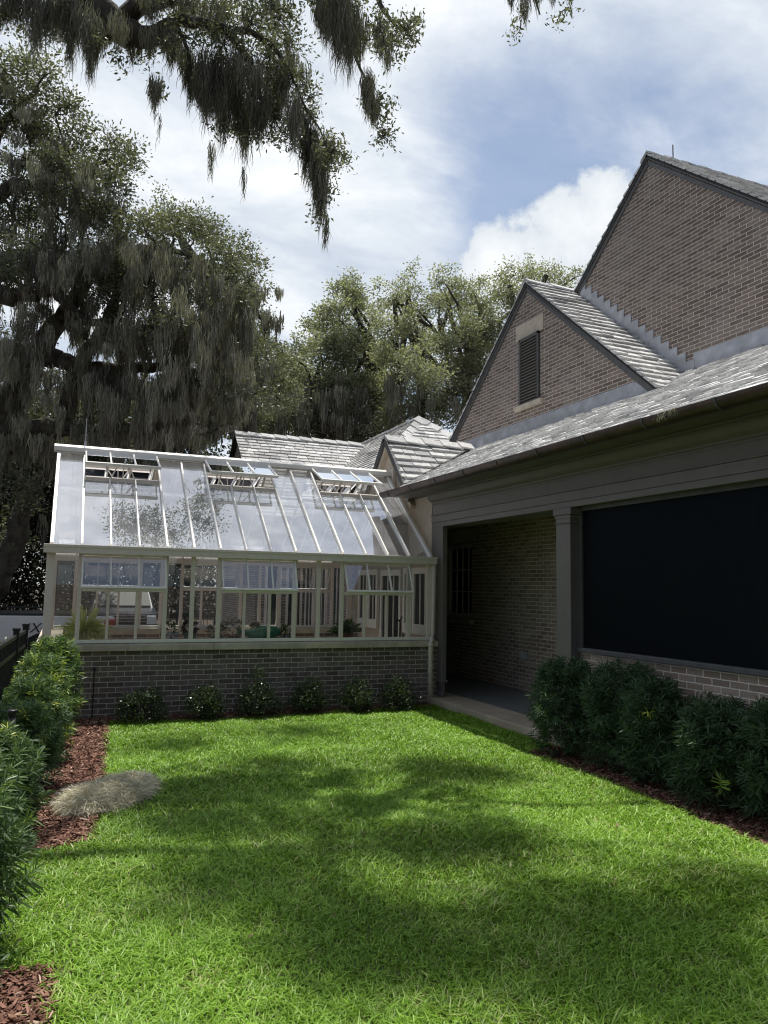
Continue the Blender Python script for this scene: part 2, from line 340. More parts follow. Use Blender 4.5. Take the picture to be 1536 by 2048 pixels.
def make_grass():
    out = []
    for (y0, y1, dens) in ((-1.5, 2.2, 900), (2.2, 4.0, 13000), (4.0, 6.0, 9500), (6.0, 10.3, 6200)):
        n = int(dens*5.8*(y1-y0)); P = np.stack([rng.uniform(-.6, 5.15, n), rng.uniform(y0, y1, n)], 1)
        P = P[inside(P+rng.normal(size=P.shape)*.03, LAWN)]
        P = P[rng.uniform(size=len(P)) < .5+.6*vnoise(P[:, 0], P[:, 1], .12, 3)]; out.append(P)
    P = np.concatenate(out); n = len(P); dist = np.hypot(P[:, 0], P[:, 1])
    h = rng.uniform(.024, .050, n)*(.7+.7*vnoise(P[:, 0], P[:, 1], .35, 1)); w = rng.uniform(.004, .0075, n)*(1+np.clip(dist-4, 0, 7)*.12)
    a = rng.uniform(0, 6.283, n); lean = np.stack([np.cos(a), np.sin(a), np.zeros(n)], 1)*(h*rng.uniform(.5, 2.1, n))[:, None]
    b = a+1.57+rng.normal(size=n)*.4; sd = np.stack([np.cos(b), np.sin(b), np.zeros(n)], 1)*(w*.5)[:, None]
    B = np.concatenate([P, np.zeros((n, 1))], 1); up = np.zeros((n, 3)); up[:, 2] = h
    m = B+lean*.3+up*.62; t = B+lean+up*(1-.25*rng.uniform(size=n))[:, None]
    V = np.stack([B-sd*.8, B+sd*.8, m-sd, m+sd, t], 1).reshape(-1, 3); i = np.arange(n)[:, None]*5
    patch = vnoise(P[:, 0], P[:, 1], .9, 5); dry = vnoise(P[:, 0], P[:, 1], .22, 8)
    T = np.clip(.28+.32*patch+rng.normal(size=n)*.23, 0, .84); near = np.clip((7.5-P[:, 1])/4, 0, 1)
    T = np.where(rng.uniform(size=n) < near*(.02+.3*np.clip(dry-.52, 0, 1)*2), rng.uniform(.86, 1, n), T)
    tag(np_mesh('lawn_grass', V, [i+np.array([0, 1, 3, 2]), i+np.array([2, 3, 4])], MT['grass'], None, np.repeat(T, 5)), 'bright green mown lawn with paler dry blades', 'grass', kind='stuff')
make_grass()
def make_mulch(name, region, n, label, lim):
    P = np.stack([rng.uniform(*region[0], n), rng.uniform(*region[1], n)], 1)
    P = P[~inside(P, LAWN)]; P = P[lim(P)]; n = len(P)
    a = rng.uniform(0, 6.283, n); d = np.stack([np.cos(a), np.sin(a), rng.normal(size=n)*.25], 1); s = np.stack([-np.sin(a), np.cos(a), rng.normal(size=n)*.35], 1)
    L = (rng.gamma(3, .006, n)+.008)[:, None]; W = (rng.uniform(.003, .009, n))[:, None]
    C = np.concatenate([P, rng.uniform(-.008, .03, (n, 1))], 1)
    nn = unit(np.cross(d, s)); V = np.stack([C-d*L-s*W*.5, C-d*L*.6+s*W, C+d*L+s*W*.4, C+d*L*.7-s*W, C-nn*.006-d*L*.8], 1).reshape(-1, 3); i = np.arange(n)[:, None]*5
    T = np.clip(rng.normal(.5, .27, n), 0, 1)
    tag(np_mesh(name, V, [i+np.array([0, 3, 2, 1]), i+np.array([4, 0, 1]), i+np.array([4, 3, 0])], MT['mulch'], None, np.repeat(T, 5)), label, 'mulch', kind='stuff')
make_mulch('mulch', ((-.9, .75), (2.2, 10.5)), 75000, 'red brown wood chip mulch along the left hedge', lambda P: P[:, 0] < .75)
make_mulch('mulch', ((.55, 5.2), (9.85, 10.5)), 14000, 'shaded wood chip mulch below the greenhouse wall', lambda P: P[:, 0] < 5.2)
make_mulch('mulch', ((4.25, 5.3), (.5, 7.3)), 36000, 'dark wood chip mulch beneath the right hedge', lambda P: P[:, 0] < 5.3)
# ------------------------------------------------------------------ slate roofs
def clip_poly(pts, poly):
    """Sutherland-Hodgman: clip pts by convex ccw polygon (2d)"""
    out = pts
    for i in range(len(poly)):
        a, b = poly[i], poly[(i+1) % len(poly)]; inp = out; out = []
        if not inp: return []
        f = lambda p: (b[0]-a[0])*(p[1]-a[1])-(b[1]-a[1])*(p[0]-a[0])
        for j in range(len(inp)):
            p, q = inp[j-1], inp[j]; fp, fq = f(p), f(q)
            if fq >= 0:
                if fp < 0: out.append(tuple(np.array(p)+(np.array(q)-p)*(fp/(fp-fq))))
                out.append(q)
            elif fp >= 0: out.append(tuple(np.array(p)+(np.array(q)-p)*(fp/(fp-fq))))
    return out
def ccw(poly):
    a = sum(poly[i-1][0]*poly[i][1]-poly[i][0]*poly[i-1][1] for i in range(len(poly)))
    return poly if a > 0 else poly[::-1]
def roof(name, org, u, v, poly, parent, ex=.19, tw=.26, th=.022, label=None, tone=.58):
    """slates over a convex polygon given in (u, v) metres from org; v runs up the slope"""
    org = np.array(org, float); u = np.array(u, float); v = np.array(v, float); u /= np.linalg.norm(u); v /= np.linalg.norm(v)
    n = np.cross(u, v)
    if n[2] < 0: n = -n
    poly = ccw([tuple(map(float, q)) for q in poly]); W3 = lambda p, h: org+u*p[0]+v*p[1]+n*h
    m = MB(); m.prism([W3(p, -.04) for p in poly], n*.03, 0)
    u0, u1 = min(p[0] for p in poly), max(p[0] for p in poly); v0, v1 = min(p[1] for p in poly), max(p[1] for p in poly)
    r = 0; y = v0
    while y < v1:
        x = u0-random.random()*tw
        while x < u1:
            w = tw*random.uniform(.72, 1.25); g = .006; e = random.uniform(-.012, .012); hi = (random.choice((.5, .75, 1, 1, 1.3, 1.6)) if tone > .75 else random.choice((.8, 1, 1, 1.2)))*random.uniform(.9, 1.1)*th; k = random.uniform(-.004, .004)
            q = clip_poly([(x+g, y+e), (x+w-g, y+e+k), (x+w-g, y+ex+.02), (x+g, y+ex+.02)], poly)
            if len(q) >= 3:
                t = min(1, max(.2, random.gauss(tone, .21)))
                hh = lambda p: .002+hi*max(0, min(1, 1-(p[1]-y)/(ex+.02)))
                top = [W3(p, hh(p)) for p in q]; bot = [W3(p, -.012) for p in q]; c = len(q)
                fs = [tuple(range(c))]+[(j, c+j, c+(j+1) % c, (j+1) % c) for j in range(c)]
                if np.cross(top[1]-top[0], top[2]-top[0]).dot(n) < 0: fs = [f[::-1] for f in fs]
                m.add(top+bot, fs, t)
            x += w
        y += ex; r += 1
    o = m.build(name, 'slate', parent, tint=True)
    if label: o['label'] = label
    return o
def ridge_caps(name, a, b, parent, w=.3, n=None, th=.03):
    a = np.array(a, float); b = np.array(b, float); L = np.linalg.norm(b-a); n = n or max(2, int(L/.33)); m = MB(); d = (b-a)/L
    for i in range(n):
        p = a+(b-a)*(i/n); q = a+(b-a)*((i+1.12)/n)
        s = np.cross(d, (0, 0, 1)); s /= np.linalg.norm(s); up = np.cross(s, d); l = .03*random.uniform(.8, 1.2); t = random.uniform(.35, .8)
        for sg in (-1, 1):
            dn = s*sg*w*.5-up*w*.36
            P = [p+up*(.035+l), q+up*.035, q+up*.035+dn, p+up*(.035+l)+dn]
            m.prism(P if sg > 0 else P[::-1], -up*th, t)
    return m.build(name, 'slate', parent, tint=True)
# ------------------------------------------------------------------ brick house with porch
H = thing('brick_house', 'brown brick house with slate gables and a shaded screened porch along the right', 'house', (7, 8, 0))
XP, ZF = 5.25, .11
f = MB(); f.box(5.12, 6.95, -4, 14.2, -.05, .105); tag(f.build('porch_floor', 'floor', bevel=.01), kind='structure')
f = MB(); f.box(5.10, 5.62, -4, 14.0, -.05, .110); tag(f.build('porch_edge', 'concrete', bevel=.01), kind='structure')  # tan slab edge, left without the painted sky reflection
w = MB()                                                                   # main wall with a window opening
WY0, WY1, WZ0, WZ1 = 12.5, 13.62, 1.16, 2.58
w.box(6.95, 7.2, -4, WY0, .1, 3.6); w.box(6.95, 7.2, WY1, 14.2, .1, 3.6); w.box(6.95, 7.2, WY0, WY1, .1, WZ0); w.box(6.95, 7.2, WY0, WY1, WZ1, 3.6)
w.build('wall', 'brick_p', H)
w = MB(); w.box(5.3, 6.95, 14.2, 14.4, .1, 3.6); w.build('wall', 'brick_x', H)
lt = MB(); lt.box(6.94, 7.1, WY0-.1, WY1+.1, WZ1, WZ1+.26); lt.build('lintel', 'stone', H)
sl = MB(); sl.box(6.88, 7.12, WY0-.08, WY1+.08, WZ0-.07, WZ0); sl.build('window_sill', 'stone', H, bevel=.005)
win = MB(); x0, x1 = 7.05, 7.1
for a in (WY0, WY1-.09): win.box(x0, x1, a, a+.09, WZ0, WZ1)
win.box(x0, x1, WY0+.09, WY1-.09, WZ0, WZ0+.1); win.box(x0, x1, WY0+.09, WY1-.09, WZ1-.09, WZ1)
for k in (1, 2, 3): win.box(x0+.01, x1-.01, WY0+.09+k*.235-.011, WY0+.09+k*.235+.011, WZ0+.1, WZ1-.09)
for k in (1, 2): win.box(x0+.012, x1-.012, WY0+.09, WY1-.09, WZ0+.1+k*.41-.011, WZ0+.1+k*.41+.011)
wo = win.build('window', 'framehi', H, bevel=.004)
g = MB(); g.box(7.072, 7.078, WY0+.05, WY1-.05, WZ0+.05, WZ1-.05); g.build('pane', 'darkglass', wo)
g = MB(); g.box(7.19, 7.21, WY0-.2, WY1+.2, WZ0-.2, WZ1+.2); g.build('dark_interior', 'dark', wo)
ob = MB(); ob.box(6.90, 6.95, 10.66, 10.82, .60, .72); ob.box(6.895, 6.9, 10.68, 10.73, .62, .70); ob.build('outlet_box', 'wire', H, bevel=.006)
# beam (entablature) with stepped faces
b = MB(); b.box(5.258, 5.60, -4, 10.715, 2.655, 3.30); b.build('beam', 'taupe', H)
b = MB(); b.box(5.250, 5.30, -4, 10.72, 2.650, 2.72); b.box(5.242, 5.30, -4, 10.722, 2.722, 2.83); b.box(5.230, 5.30, -4, 10.725, 2.832, 2.850); b.build('architrave', 'taupe', H, bevel=.004)
b = MB(); prof = [(5.30, 2.98), (5.25, 2.98), (5.25, 3.0), (5.235, 3.01), (5.235, 3.03), (5.19, 3.06), (5.15, 3.115), (5.15, 3.14), (5.09, 3.145), (5.09, 3.16), (5.30, 3.16)]
b.prism([(x, -4, z) for x, z in prof], (0, 14.70, 0)); b.build('crown_moulding', 'taupe', H)
b = MB(); b.box(4.84, 5.30, -4, 11.30, 3.165, 3.19); b.build('soffit', 'taupe', H)
b = MB(); b.box(5.3, 6.95, -4, 14.2, 2.9, 2.93); b.build('porch_ceiling', 'ceil', H)
# half round copper gutter with straps
gp = [(4.72+.075*math.cos(math.pi+math.pi*k/10)-.005, 3.235+.085*math.sin(math.pi+math.pi*k/10)) for k in range(11)]
g = MB(); ip = [(x*.93+4.715*.07, z*.93+3.235*.07) for x, z in gp[::-1]]
g.prism([(x, -4, z) for x, z in gp+ip], (0, 15.42, 0)); gt = g.build('gutter', 'copper', H)
for k in range(18):
    yy = 11.1-k*.83; s_ = MB(); q = [(4.715+.083*math.cos(math.pi+math.pi*j/8), 3.235+.093*math.sin(math.pi+math.pi*j/8)) for j in range(9)]
    q2 = [(4.715+.077*math.cos(math.pi+math.pi*j/8), 3.235+.087*math.sin(math.pi+math.pi*j/8)) for j in range(9)][::-1]
    s_.prism([(x, yy, z) for x, z in q+q2], (0, .025, 0)); s_.build('strap', 'darktrim', gt)
ec = MB(); ec.prism([(x, 11.415, z) for x, z in gp], (0, .01, 0)); ec.build('end_cap', 'copper', gt)
# columns
def column(y0, y1, x1=5.5, short=False):
    c = MB(); c.box(XP, x1, y0, y1, .36 if short else .11, 2.649); o = c.build('column', 'taupe', H, bevel=.006)
    if not short: k = MB(); k.box(XP-.02, x1+.02, y0-.035, y1+.035, 2.57, 2.649); k.box(XP-.01, x1+.01, y0-.015, y1+.015, 2.53, 2.568); k.box(XP-.014, x1+.014, y0-.016, y1+.016, 2.47, 2.485); k.build('capital', 'taupe', o, bevel=.006)
    k = MB()
    if short: k.box(XP-.012, x1+.02, y0-.02, y1+.02, .33, .37); k.box(XP+.03, x1-.02, y0+.05, y1-.05, .2, .33); k.box(XP+.01, x1-.01, y0+.02, y1-.02, .11, .2)
    else: k.box(XP-.03, x1+.03, y0-.03, y1+.03, .11, .26)
    k.build('plinth', 'taupe', o, bevel=.01)
column(10.34, 10.72, 5.33, True); column(7.18, 7.45)
column(2.6, 2.87)
for (y0, y1) in ((2.87, 7.18), (-4, 2.6)):                                 # knee wall, ledge and insect screen
    k = MB(); k.box(5.38, 5.6, y0, y1, .1, 1.03); k.build('knee_wall', 'brick_p', H)
    k = MB(); k.box(5.33, 5.64, y0, y1, 1.032, 1.085); k.build('ledge', 'darktrim', H, bevel=.008)
    s_ = MB(); s_.box(5.395, 5.398, y0+.04, y1-.04, 1.085, 2.655); s_.build('insect_screen', 'screen', H)
    fr = MB()
    for yy in (y0, y1-.045): fr.box(5.37, 5.42, yy, yy+.045, 1.085, 2.655)
    fr.box(5.37, 5.42, y0+.045, y1-.045, 2.61, 2.655); fr.build('screen_frame', 'darktrim', H)
# shapes seen dimly behind the screen
d = MB(); d.box(6.9, 6.95, 5.9, 6.9, .11, 2.3); d.box(6.86, 6.9, 5.98, 6.82, .25, 2.2); d.build('porch_door', 'frame', H, bevel=.01)
# porch roof and wing roof
T = .5; VS = math.sqrt(1+T*T); po = (4.8, 0, 3.24)
roof('porch_roof', po, (0, 1, 0), (1, 0, T), [(-4, 0), (11.39, 0), (12.42, 2.16*VS), (12.42, 3.05*VS), (-4, 3.05*VS)], H, .135, .18, .019, tone=.8)
k = 1.09; VK = math.sqrt(1+k*k)
roof('wing_roof', (0, 12.42, 4.36), (1, 0, 0), (0, 1, k), [(5.13, -.873*VK), (5.13, 0), (6.95, 0)], H, .17, .3, .045, tone=.62)
roof('wing_roof', (0, 12.42, 4.36), (1, 0, 0), (0, -1, k), [(5.13, -1.5*VK), (5.13, 0), (6.95, 0), (6.95, -1.5*VK)], H, .17, .3, .045, tone=.62)
ridge_caps('ridge_cap', (5.13, 12.42, 4.36), (6.95, 12.42, 4.36), H, .34)
s_ = MB(); s_.prism([(5.25, 10.72, .0), (5.25, 10.72, 3.16), (5.25, 11.35, 3.16), (5.25, 12.42, 4.27), (5.25, 13.5, 3.16), (5.25, 14.2, 3.16), (5.25, 14.2, 0)], (.25, 0, 0)); s_.build('stucco_gable', 'stucco', H)
s_ = MB()
for y1 in (11.33, 13.51): s_.bar((5.22, 12.42, 4.215), (5.22, y1, 4.215-1.09*abs(12.42-y1)), .07, .12, (1, 0, 0))
s_.build('stucco_trim', 'stucco', H)
s_ = MB()
for y1 in (11.33, 13.6): s_.bar((5.14, 12.42, 4.335), (5.14, y1, 4.335-1.09*abs(12.42-y1)), .10, .05, (1, 0, 0))
s_.build('verge', 'darktrim', H)
# the two brick gables
def gable(xw, yc, za, sl, zb, xend, ov, ex):
    hw = (za-zb)/sl
    g = MB(); g.prism([(xw, yc-hw, zb), (xw, yc, za), (xw, yc+hw, zb)], (xend-xw, 0, 0)); go = g.build('gable_wall', 'brick_y', H)
    V1 = math.sqrt(1+sl*sl); R = (za-zb)/sl+.12
    zr = za+.055
    for sg in (1, -1):
        roof('gable_roof', (0, yc, zr), (1, 0, 0), (0, sg, sl), [(xw-ov, -R*V1), (xw-ov, 0), (xend, 0), (xend, -R*V1)], H, ex, .24, .036, tone=.66)
    ridge_caps('ridge_cap', (xw-ov, yc, zr), (xend, yc, zr), H, .26)
    v = MB()
    for y1 in (yc-hw-.05, yc+hw+.05):
        z1 = zr-.08-sl*abs(y1-yc); v.bar((xw-ov+.02, yc, zr-.035), (xw-ov+.02, y1, z1+.015), .05, .03, (1, 0, 0))
        v.bar((xw-.012, yc, zr-.13), (xw-.012, y1, z1-.05), .055, .03, (1, 0, 0))
    v.build('verge_board', 'darktrim', H)
gable(6.95, 10.64, 6.82, .835, 3.6, 7.86, .05, .17)
gable(7.85, 8.705, 8.25, .83, 3.9, 15, .05, .17)
lv = MB(); LY0, LY1, LZ0, LZ1 = 9.86+.03, 10.83-.05, 4.78, 5.92
LY0, LY1 = 10.28, 10.86
lv.box(6.93, 6.96, LY0-.11, LY1+.11, LZ1, LZ1+.26); lv.build('lintel', 'stone', H)
lv = MB(); lv.box(6.88, 6.96, LY0-.1, LY1+.1, LZ0-.08, LZ0); lv.build('louver_sill', 'stone', H, bevel=.005)
lv = MB(); lv.box(6.942, 6.946, LY0, LY1, LZ0, LZ1); lo = lv.build('louver_vent', 'dark', H)
lv = MB()
for yy in (LY0, LY1-.045): lv.box(6.915, 6.945, yy, yy+.045, LZ0, LZ1)
lv.box(6.915, 6.945, LY0, LY1, LZ1-.04, LZ1); lv.build('louver_frame', 'darktrim', lo)
lv = MB()
for j in range(22):
    z = LZ0+.02+j*.051; lv.prism([(6.912, LY0+.045, z), (6.916, LY0+.045, z-.006), (6.944, LY0+.045, z+.032), (6.940, LY0+.045, z+.038)], (0, LY1-LY0-.09, 0))
lv.build('slats', pm('louver_paint', (.13, .115, .10), .5, .1, 10), lo)
fl = MB(); zb = 3.24+T*(6.95-4.8)
fl.prism([(6.935, 7.62, zb-.05), (6.935, 7.62, zb+.0), (6.935, 7.87, zb+.2), (6.935, 13.3, zb+.2), (6.935, 13.5, zb), (6.935, 13.5, zb-.05)], (.015, 0, 0))
zb2 = 3.24+T*(7.85-4.8); fl.box(7.835, 7.85, -4, 7.90, zb2-.05, zb2+.22)
fl.build('flashing', 'lead', H)
fl = MB(); yy = 10.42                                                      # stepped flashing up the small roof
while yy > 7.95:
    zt = 6.92-.835*(10.64-yy); fl.box(7.828+random.uniform(0, .006), 7.85, yy-.17, yy+.012, zt-.35, zt+.15); yy -= .158
fl.build('step_flashing', 'lead', H)
rd = MB(); rd.tube([(8.32, 8.705, 8.3), (8.32, 8.705, 8.58)], .009, 6); rd.build('lightning_rod', 'copper', H)
# ------------------------------------------------------------------ rear wing
RW = thing('rear_wing', 'lower brick wing with pale slate hip roof rising behind the greenhouse', 'house wing', (7, 19, 0))
sp = .85; VP_ = math.sqrt(1+sp*sp)
roof('hip_roof', (4.8, 0, 3.25), (0, 1, 0), (1, 0, sp), [(13.86, 0), (17, 3.14*VP_), (25, 3.14*VP_), (25, 0)], RW, .15, .27, .028, tone=.52)
roof('hip_roof', (0, 17, 5.92), (1, 0, 0), (0, 1, sp), [(4.8, -3.14*VP_), (11.08, -3.14*VP_), (7.94, 0)], RW, .15, .27, .028, tone=.52)
roof('hip_roof', (11.08, 0, 3.25), (0, 1, 0), (-1, 0, sp), [(13.86, 0), (17, 3.14*VP_), (25, 3.14*VP_), (25, 0)], RW, .3, .4, .02, tone=.42)
roof('ridge_roof', (0, 20, 5.72), (1, 0, 0), (0, 1, sp), [(3.98, -2.85*VP_), (3.98, 0), (8, 0), (8, -2.85*VP_)], RW, .15, .27, .028, tone=.52)
roof('ridge_roof', (0, 20, 5.72), (1, 0, 0), (0, -1, sp), [(3.98, -2.85*VP_), (3.98, 0), (8, 0), (8, -2.85*VP_)], RW, .3, .4, .02, tone=.42)
ridge_caps('hip_cap', (4.9, 13.96, 3.34), (7.94, 17, 5.93), RW, .36); ridge_caps('hip_cap', (11, 13.96, 3.34), (7.94, 17, 5.93), RW, .36)
ridge_caps('ridge_cap', (3.98, 20, 5.73), (7.5, 20, 5.73), RW, .3); ridge_caps('ridge_cap', (7.94, 17, 5.93), (7.94, 25, 5.93), RW, .3)
w = MB(); w.prism([(4.1, 17.5, -.3), (4.1, 17.5, 3.45), (4.1, 20, 5.6), (4.1, 22.5, 3.45), (4.1, 22.5, -.3)], (1.5, 0, 0)); w.build('gable_wall', 'brick_y', RW)
w = MB(); w.box(4.12, 5.3, 17.45, 17.7, -.3, 3.4); w.build('wall', 'brick_x', RW)
w = MB(); w.box(5.25, 5.5, 14.4, 17.45, -.3, 3.3); w.build('wall', 'brick_y', RW)
w = MB(); w.box(4.95, 5.25, 14.4, 17.45, 2.85, 3.22); w.box(4.1, 5.25, 17.2, 17.45, 2.85, 3.32); w.build('eave_board', 'taupe', RW)
for yy in (14.75, 15.75, 16.65):
    w = MB()
    for a in (yy, yy+.55): w.box(5.2, 5.25, a, a+.06, .6, 2.5)
    w.box(5.2, 5.25, yy, yy+.61, 2.44, 2.5); w.box(5.2, 5.25, yy, yy+.61, .6, .68); w.box(5.21, 5.24, yy+.29, yy+.32, .6, 2.5)
    wo = w.build('window', 'frame', RW); g = MB(); g.box(5.225, 5.23, yy+.03, yy+.58, .65, 2.46); g.build('pane', 'dark', wo)
for xx in (4.3, 4.8):
    w = MB()
    for a in (xx, xx+.33): w.box(a, a+.05, 17.4, 17.45, .2, 2.5)
    w.box(xx, xx+.38, 17.4, 17.45, 2.45, 2.5); wo = w.build('window', 'frame', RW); g = MB(); g.box(xx+.03, xx+.35, 17.43, 17.44, .2, 2.46); g.build('pane', 'dark', wo)
# ------------------------------------------------------------------ greenhouse
G = thing('greenhouse', 'cream framed greenhouse with open vents on a low brick wall', 'greenhouse', (2.5, 12.3, 0))
GX0, BW, GY, GYB, RY, EZ, RZ = -.15, .352, 10.5, 14.1, 12.3, 2.18, 3.63
gxs = [GX0+BW*k for k in range(16)]; GX1 = gxs[15]
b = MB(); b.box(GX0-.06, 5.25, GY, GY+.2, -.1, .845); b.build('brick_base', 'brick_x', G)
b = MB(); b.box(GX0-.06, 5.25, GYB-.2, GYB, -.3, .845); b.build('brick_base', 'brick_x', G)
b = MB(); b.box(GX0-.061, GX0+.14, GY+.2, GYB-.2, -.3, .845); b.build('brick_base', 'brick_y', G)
b = MB()
edges = [GX0-.12]+[GX0-.12+1.095*k+random.uniform(-.02, .02) for k in range(1, 5)]+[5.25]
for a, c in zip(edges, edges[1:]):
    b.prism([(a+.002, GY-.045, .848), (a+.002, GY-.045, .925), (a+.002, GY+.03, .945), (a+.002, GY+.24, .945), (a+.002, GY+.24, .848)], (c-a-.004, 0, 0))
b.box(GX0-.12, GX0+.2, GY+.24, GYB-.24, .848, .945); b.box(GX0-.12, 5.25, GYB-.24, GYB+.045, .848, .945); b.build('coping', 'stone', G, bevel=.004)
def bars(lst, name, mat='frame', bevel=.004, label=None):
    m = MB()
    for a in lst: m.box(*a)
    return m.build(name, mat, G, bevel=bevel)
bars([(GX0-.05, GX1+.05, GY, GY+.07, .946, .99), (GX0-.05, GX1+.05, GYB-.07, GYB, .946, .99), (GX0-.05, GX0+.02, GY+.07, GYB-.07, .946, .99)], 'bottom_rail', 'framehi')
heavy = {0, 1, 4, 5, 6, 9, 10, 11, 14, 15}
for k, x in enumerate(gxs):
    hw = .05 if k in (0, 15) else (.027 if k in heavy else .017)
    top = 2.08 if k in heavy else 1.60
    for (ya, yb) in ((GY, GY+.06), (GYB-.06, GYB)):
        bars([(x-hw, x+hw, ya, yb, .99, top)], 'mullion')
    # roof glazing bars
    for sgn, ye in ((1, GY), (-1, GYB)):
        m = MB(); wv = .045 if k in (0, 15) else (.029 if k in (1, 4, 5, 6, 9, 10, 11, 14) else .021)
        up = np.array([0, -sgn*(RZ-EZ), RY-GY]); up = up/np.linalg.norm(up); off = up*.012
        e = np.array([x, ye, EZ])+off; r = np.array([x, RY-sgn*.03, RZ])+off
        if k in (2, 3, 7, 8, 12, 13): r = e+(r-e)*.70
        m.bar(e, r, wv, .05, up); m.build('glazing_bar', 'framehi', G, bevel=.004)
for (ya, yb, yo) in ((GY-.005, GY+.065, -1), (GYB-.065, GYB+.005, 1)):       # wall plate, transoms
    bars([(GX0-.05, GX1+.05, ya, yb, 2.08, 2.17)], 'wall_plate')
    for g0 in (1, 6, 11): bars([(gxs[g0]+.03, gxs[g0+3]-.03, ya+.006, yb-.006, 1.60, 1.645)], 'transom')
for k in range(15):
    ven = k in (1, 2, 3, 6, 7, 8, 11, 12, 13); zt = 1.60 if ven else 2.08
    for y in (GY+.03, GYB-.03):
        p = MB(); p.add([(gxs[k]+.02, y, .985), (gxs[k+1]-.02, y, .985), (gxs[k+1]-.02, y, zt), (gxs[k]+.02, y, zt)], [(0, 1, 2, 3)]); p.build('wall_pane', 'glass', G)
    for sgn, ye in ((1, GY), (-1, GYB)):
        fr = .70 if ven else 1.0; e0 = np.array([gxs[k]+.01, ye, EZ]); e1 = np.array([gxs[k+1]-.01, ye, EZ]); dv = np.array([0, RY-ye, RZ-EZ])*fr
        p = MB(); n = np.array([0, -sgn*(RZ-EZ), RY-GY]); n = n/np.linalg.norm(n); p.add([e0, e1, e1+dv, e0+dv], [(0, 1, 2, 3)]); p.build('roof_pane', 'roofglass', G)
def slope(fr, up=0, sgn=1):
    n = np.array([0, -sgn*(RZ-EZ), abs(RY-GY)]); n = n/np.linalg.norm(n); ye = GY if sgn > 0 else GYB
    return np.array([0, ye+(RY-ye)*fr, EZ+(RZ-EZ)*fr])+n*up
for g0 in (1, 6, 11):                                                       # vents, both slopes and both walls
    xa, xb = gxs[g0]+.02, gxs[g0+3]-.02
    for sgn in (1, -1):
        Lr = .30*math.hypot(RY-GY, RZ-EZ); pit = math.atan2(RZ-EZ, RY-GY); op = pit-math.radians(16 if sgn > 0 else 12)
        h = slope(1, .055, sgn)-np.array([0, sgn*.03, 0]); dn = np.array([0, -sgn*math.cos(op), -math.sin(op)]); up = np.array([0, -sgn*math.sin(op), math.cos(op)])
        X = lambda x: np.array([x, 0, 0]); m = MB()
        for x in (xa, xa+(xb-xa)/3, xa+(xb-xa)*2/3, xb): m.bar(h+X(x), h+X(x)+dn*Lr, .022, .035, up)
        m.bar(h+X(xa-.015)+dn*Lr, h+X(xb+.015)+dn*Lr, .035, .045, up); m.bar(h+X(xa-.015), h+X(xb+.015), .03, .03, up)
        vo = m.build('roof_vent', 'framehi', G, bevel=.003)
        p = MB(); p.add([h+X(xa), h+X(xb), h+X(xb)+dn*Lr, h+X(xa)+dn*Lr], [(0, 1, 2, 3)]); p.build('pane', 'ventglass', vo)
        st = MB(); c0 = slope(.70, .02, sgn)
        for fx in (.33, .5, .67): st.bar(c0+X(xa+(xb-xa)*fx), h+dn*Lr*.92+X(xa+(xb-xa)*(.5+(fx-.5)*.4)), .014, .014)
        st.build('stay', 'frame', vo)
        m = MB(); m.bar(c0+X(xa), c0+X(xb), .04, .05, up); m.build('vent_sill', 'frame', G)
        Y0 = GY if sgn > 0 else GYB; a = math.radians(23); dn = np.array([0, -sgn*math.sin(a), -math.cos(a)]); up = np.array([0, -sgn*math.cos(a), math.sin(a)])
        h = np.array([0, Y0-sgn*.015, 2.075]); Lw = .455; m = MB()
        for x in (xa, xa+(xb-xa)/3, xa+(xb-xa)*2/3, xb): m.bar(h+X(x), h+X(x)+dn*Lw, .02, .03, up)
        m.bar(h+X(xa-.013)+dn*Lw, h+X(xb+.013)+dn*Lw, .03, .034, up); m.bar(h+X(xa-.013), h+X(xb+.013), .026, .03, up)
        vo = m.build('wall_vent', 'framehi', G, bevel=.003)
        p = MB(); p.add([h+X(xa), h+X(xb), h+X(xb)+dn*Lw, h+X(xa)+dn*Lw], [(0, 1, 2, 3)]); p.build('pane', 'ventglass', vo)
        st = MB()
        for fx in (.35, .68): st.bar((xa+(xb-xa)*fx, Y0+sgn*.01, 1.63), h+dn*Lw*.97+X(xa+(xb-xa)*(fx+.03)), .014, .014); st.box(xa+(xb-xa)*fx-.03, xa+(xb-xa)*fx+.03, Y0-.012, Y0+.012, 1.645, 1.665)
        st.build('stay', 'framehi', vo)
for sgn in (1, -1):                                                          # purlins inside the roof
    m = MB(); c = slope(.655, -.06, sgn); m.bar(c+np.array([GX0, 0, 0]), c+np.array([GX1, 0, 0]), .04, .03); m.build('purlin', 'framehi', G)
m = MB(); prof = [(GY-.085, 2.075), (GY-.085, 2.15), (GY-.095, 2.15), (GY-.095, 2.185), (GY+.03, 2.185), (GY+.03, 2.168), (GY-.04, 2.15), (GY-.04, 2.075)]
m.prism([(GX0-.09, y, z) for y, z in prof], (GX1-GX0+.16, 0, 0)); m.build('gutter', 'frame', G, bevel=.004)
m = MB(); m.prism([(GX0-.09, 2*RY-y-.0, z) if False else (GX0-.09, GYB+GY-y, z) for y, z in prof], (GX1-GX0+.16, 0, 0)); m.build('gutter', 'frame', G)
m = MB(); m.prism([(GX0-.07, RY-.1, RZ+.02), (GX0-.07, RY-.1, RZ+.085), (GX0-.07, RY-.045, RZ+.125), (GX0-.07, RY+.045, RZ+.125), (GX0-.07, RY+.1, RZ+.085), (GX0-.07, RY+.1, RZ+.02)], (GX1-GX0+.12, 0, 0)); m.build('ridge_cap', 'framehi', G, bevel=.006)
m = MB(); m.box(GX1+.05, GX1+.115, RY-.16, RY+.16, RZ-.16, RZ+.14); m.build('ridge_bracket', 'frame', G, bevel=.01)
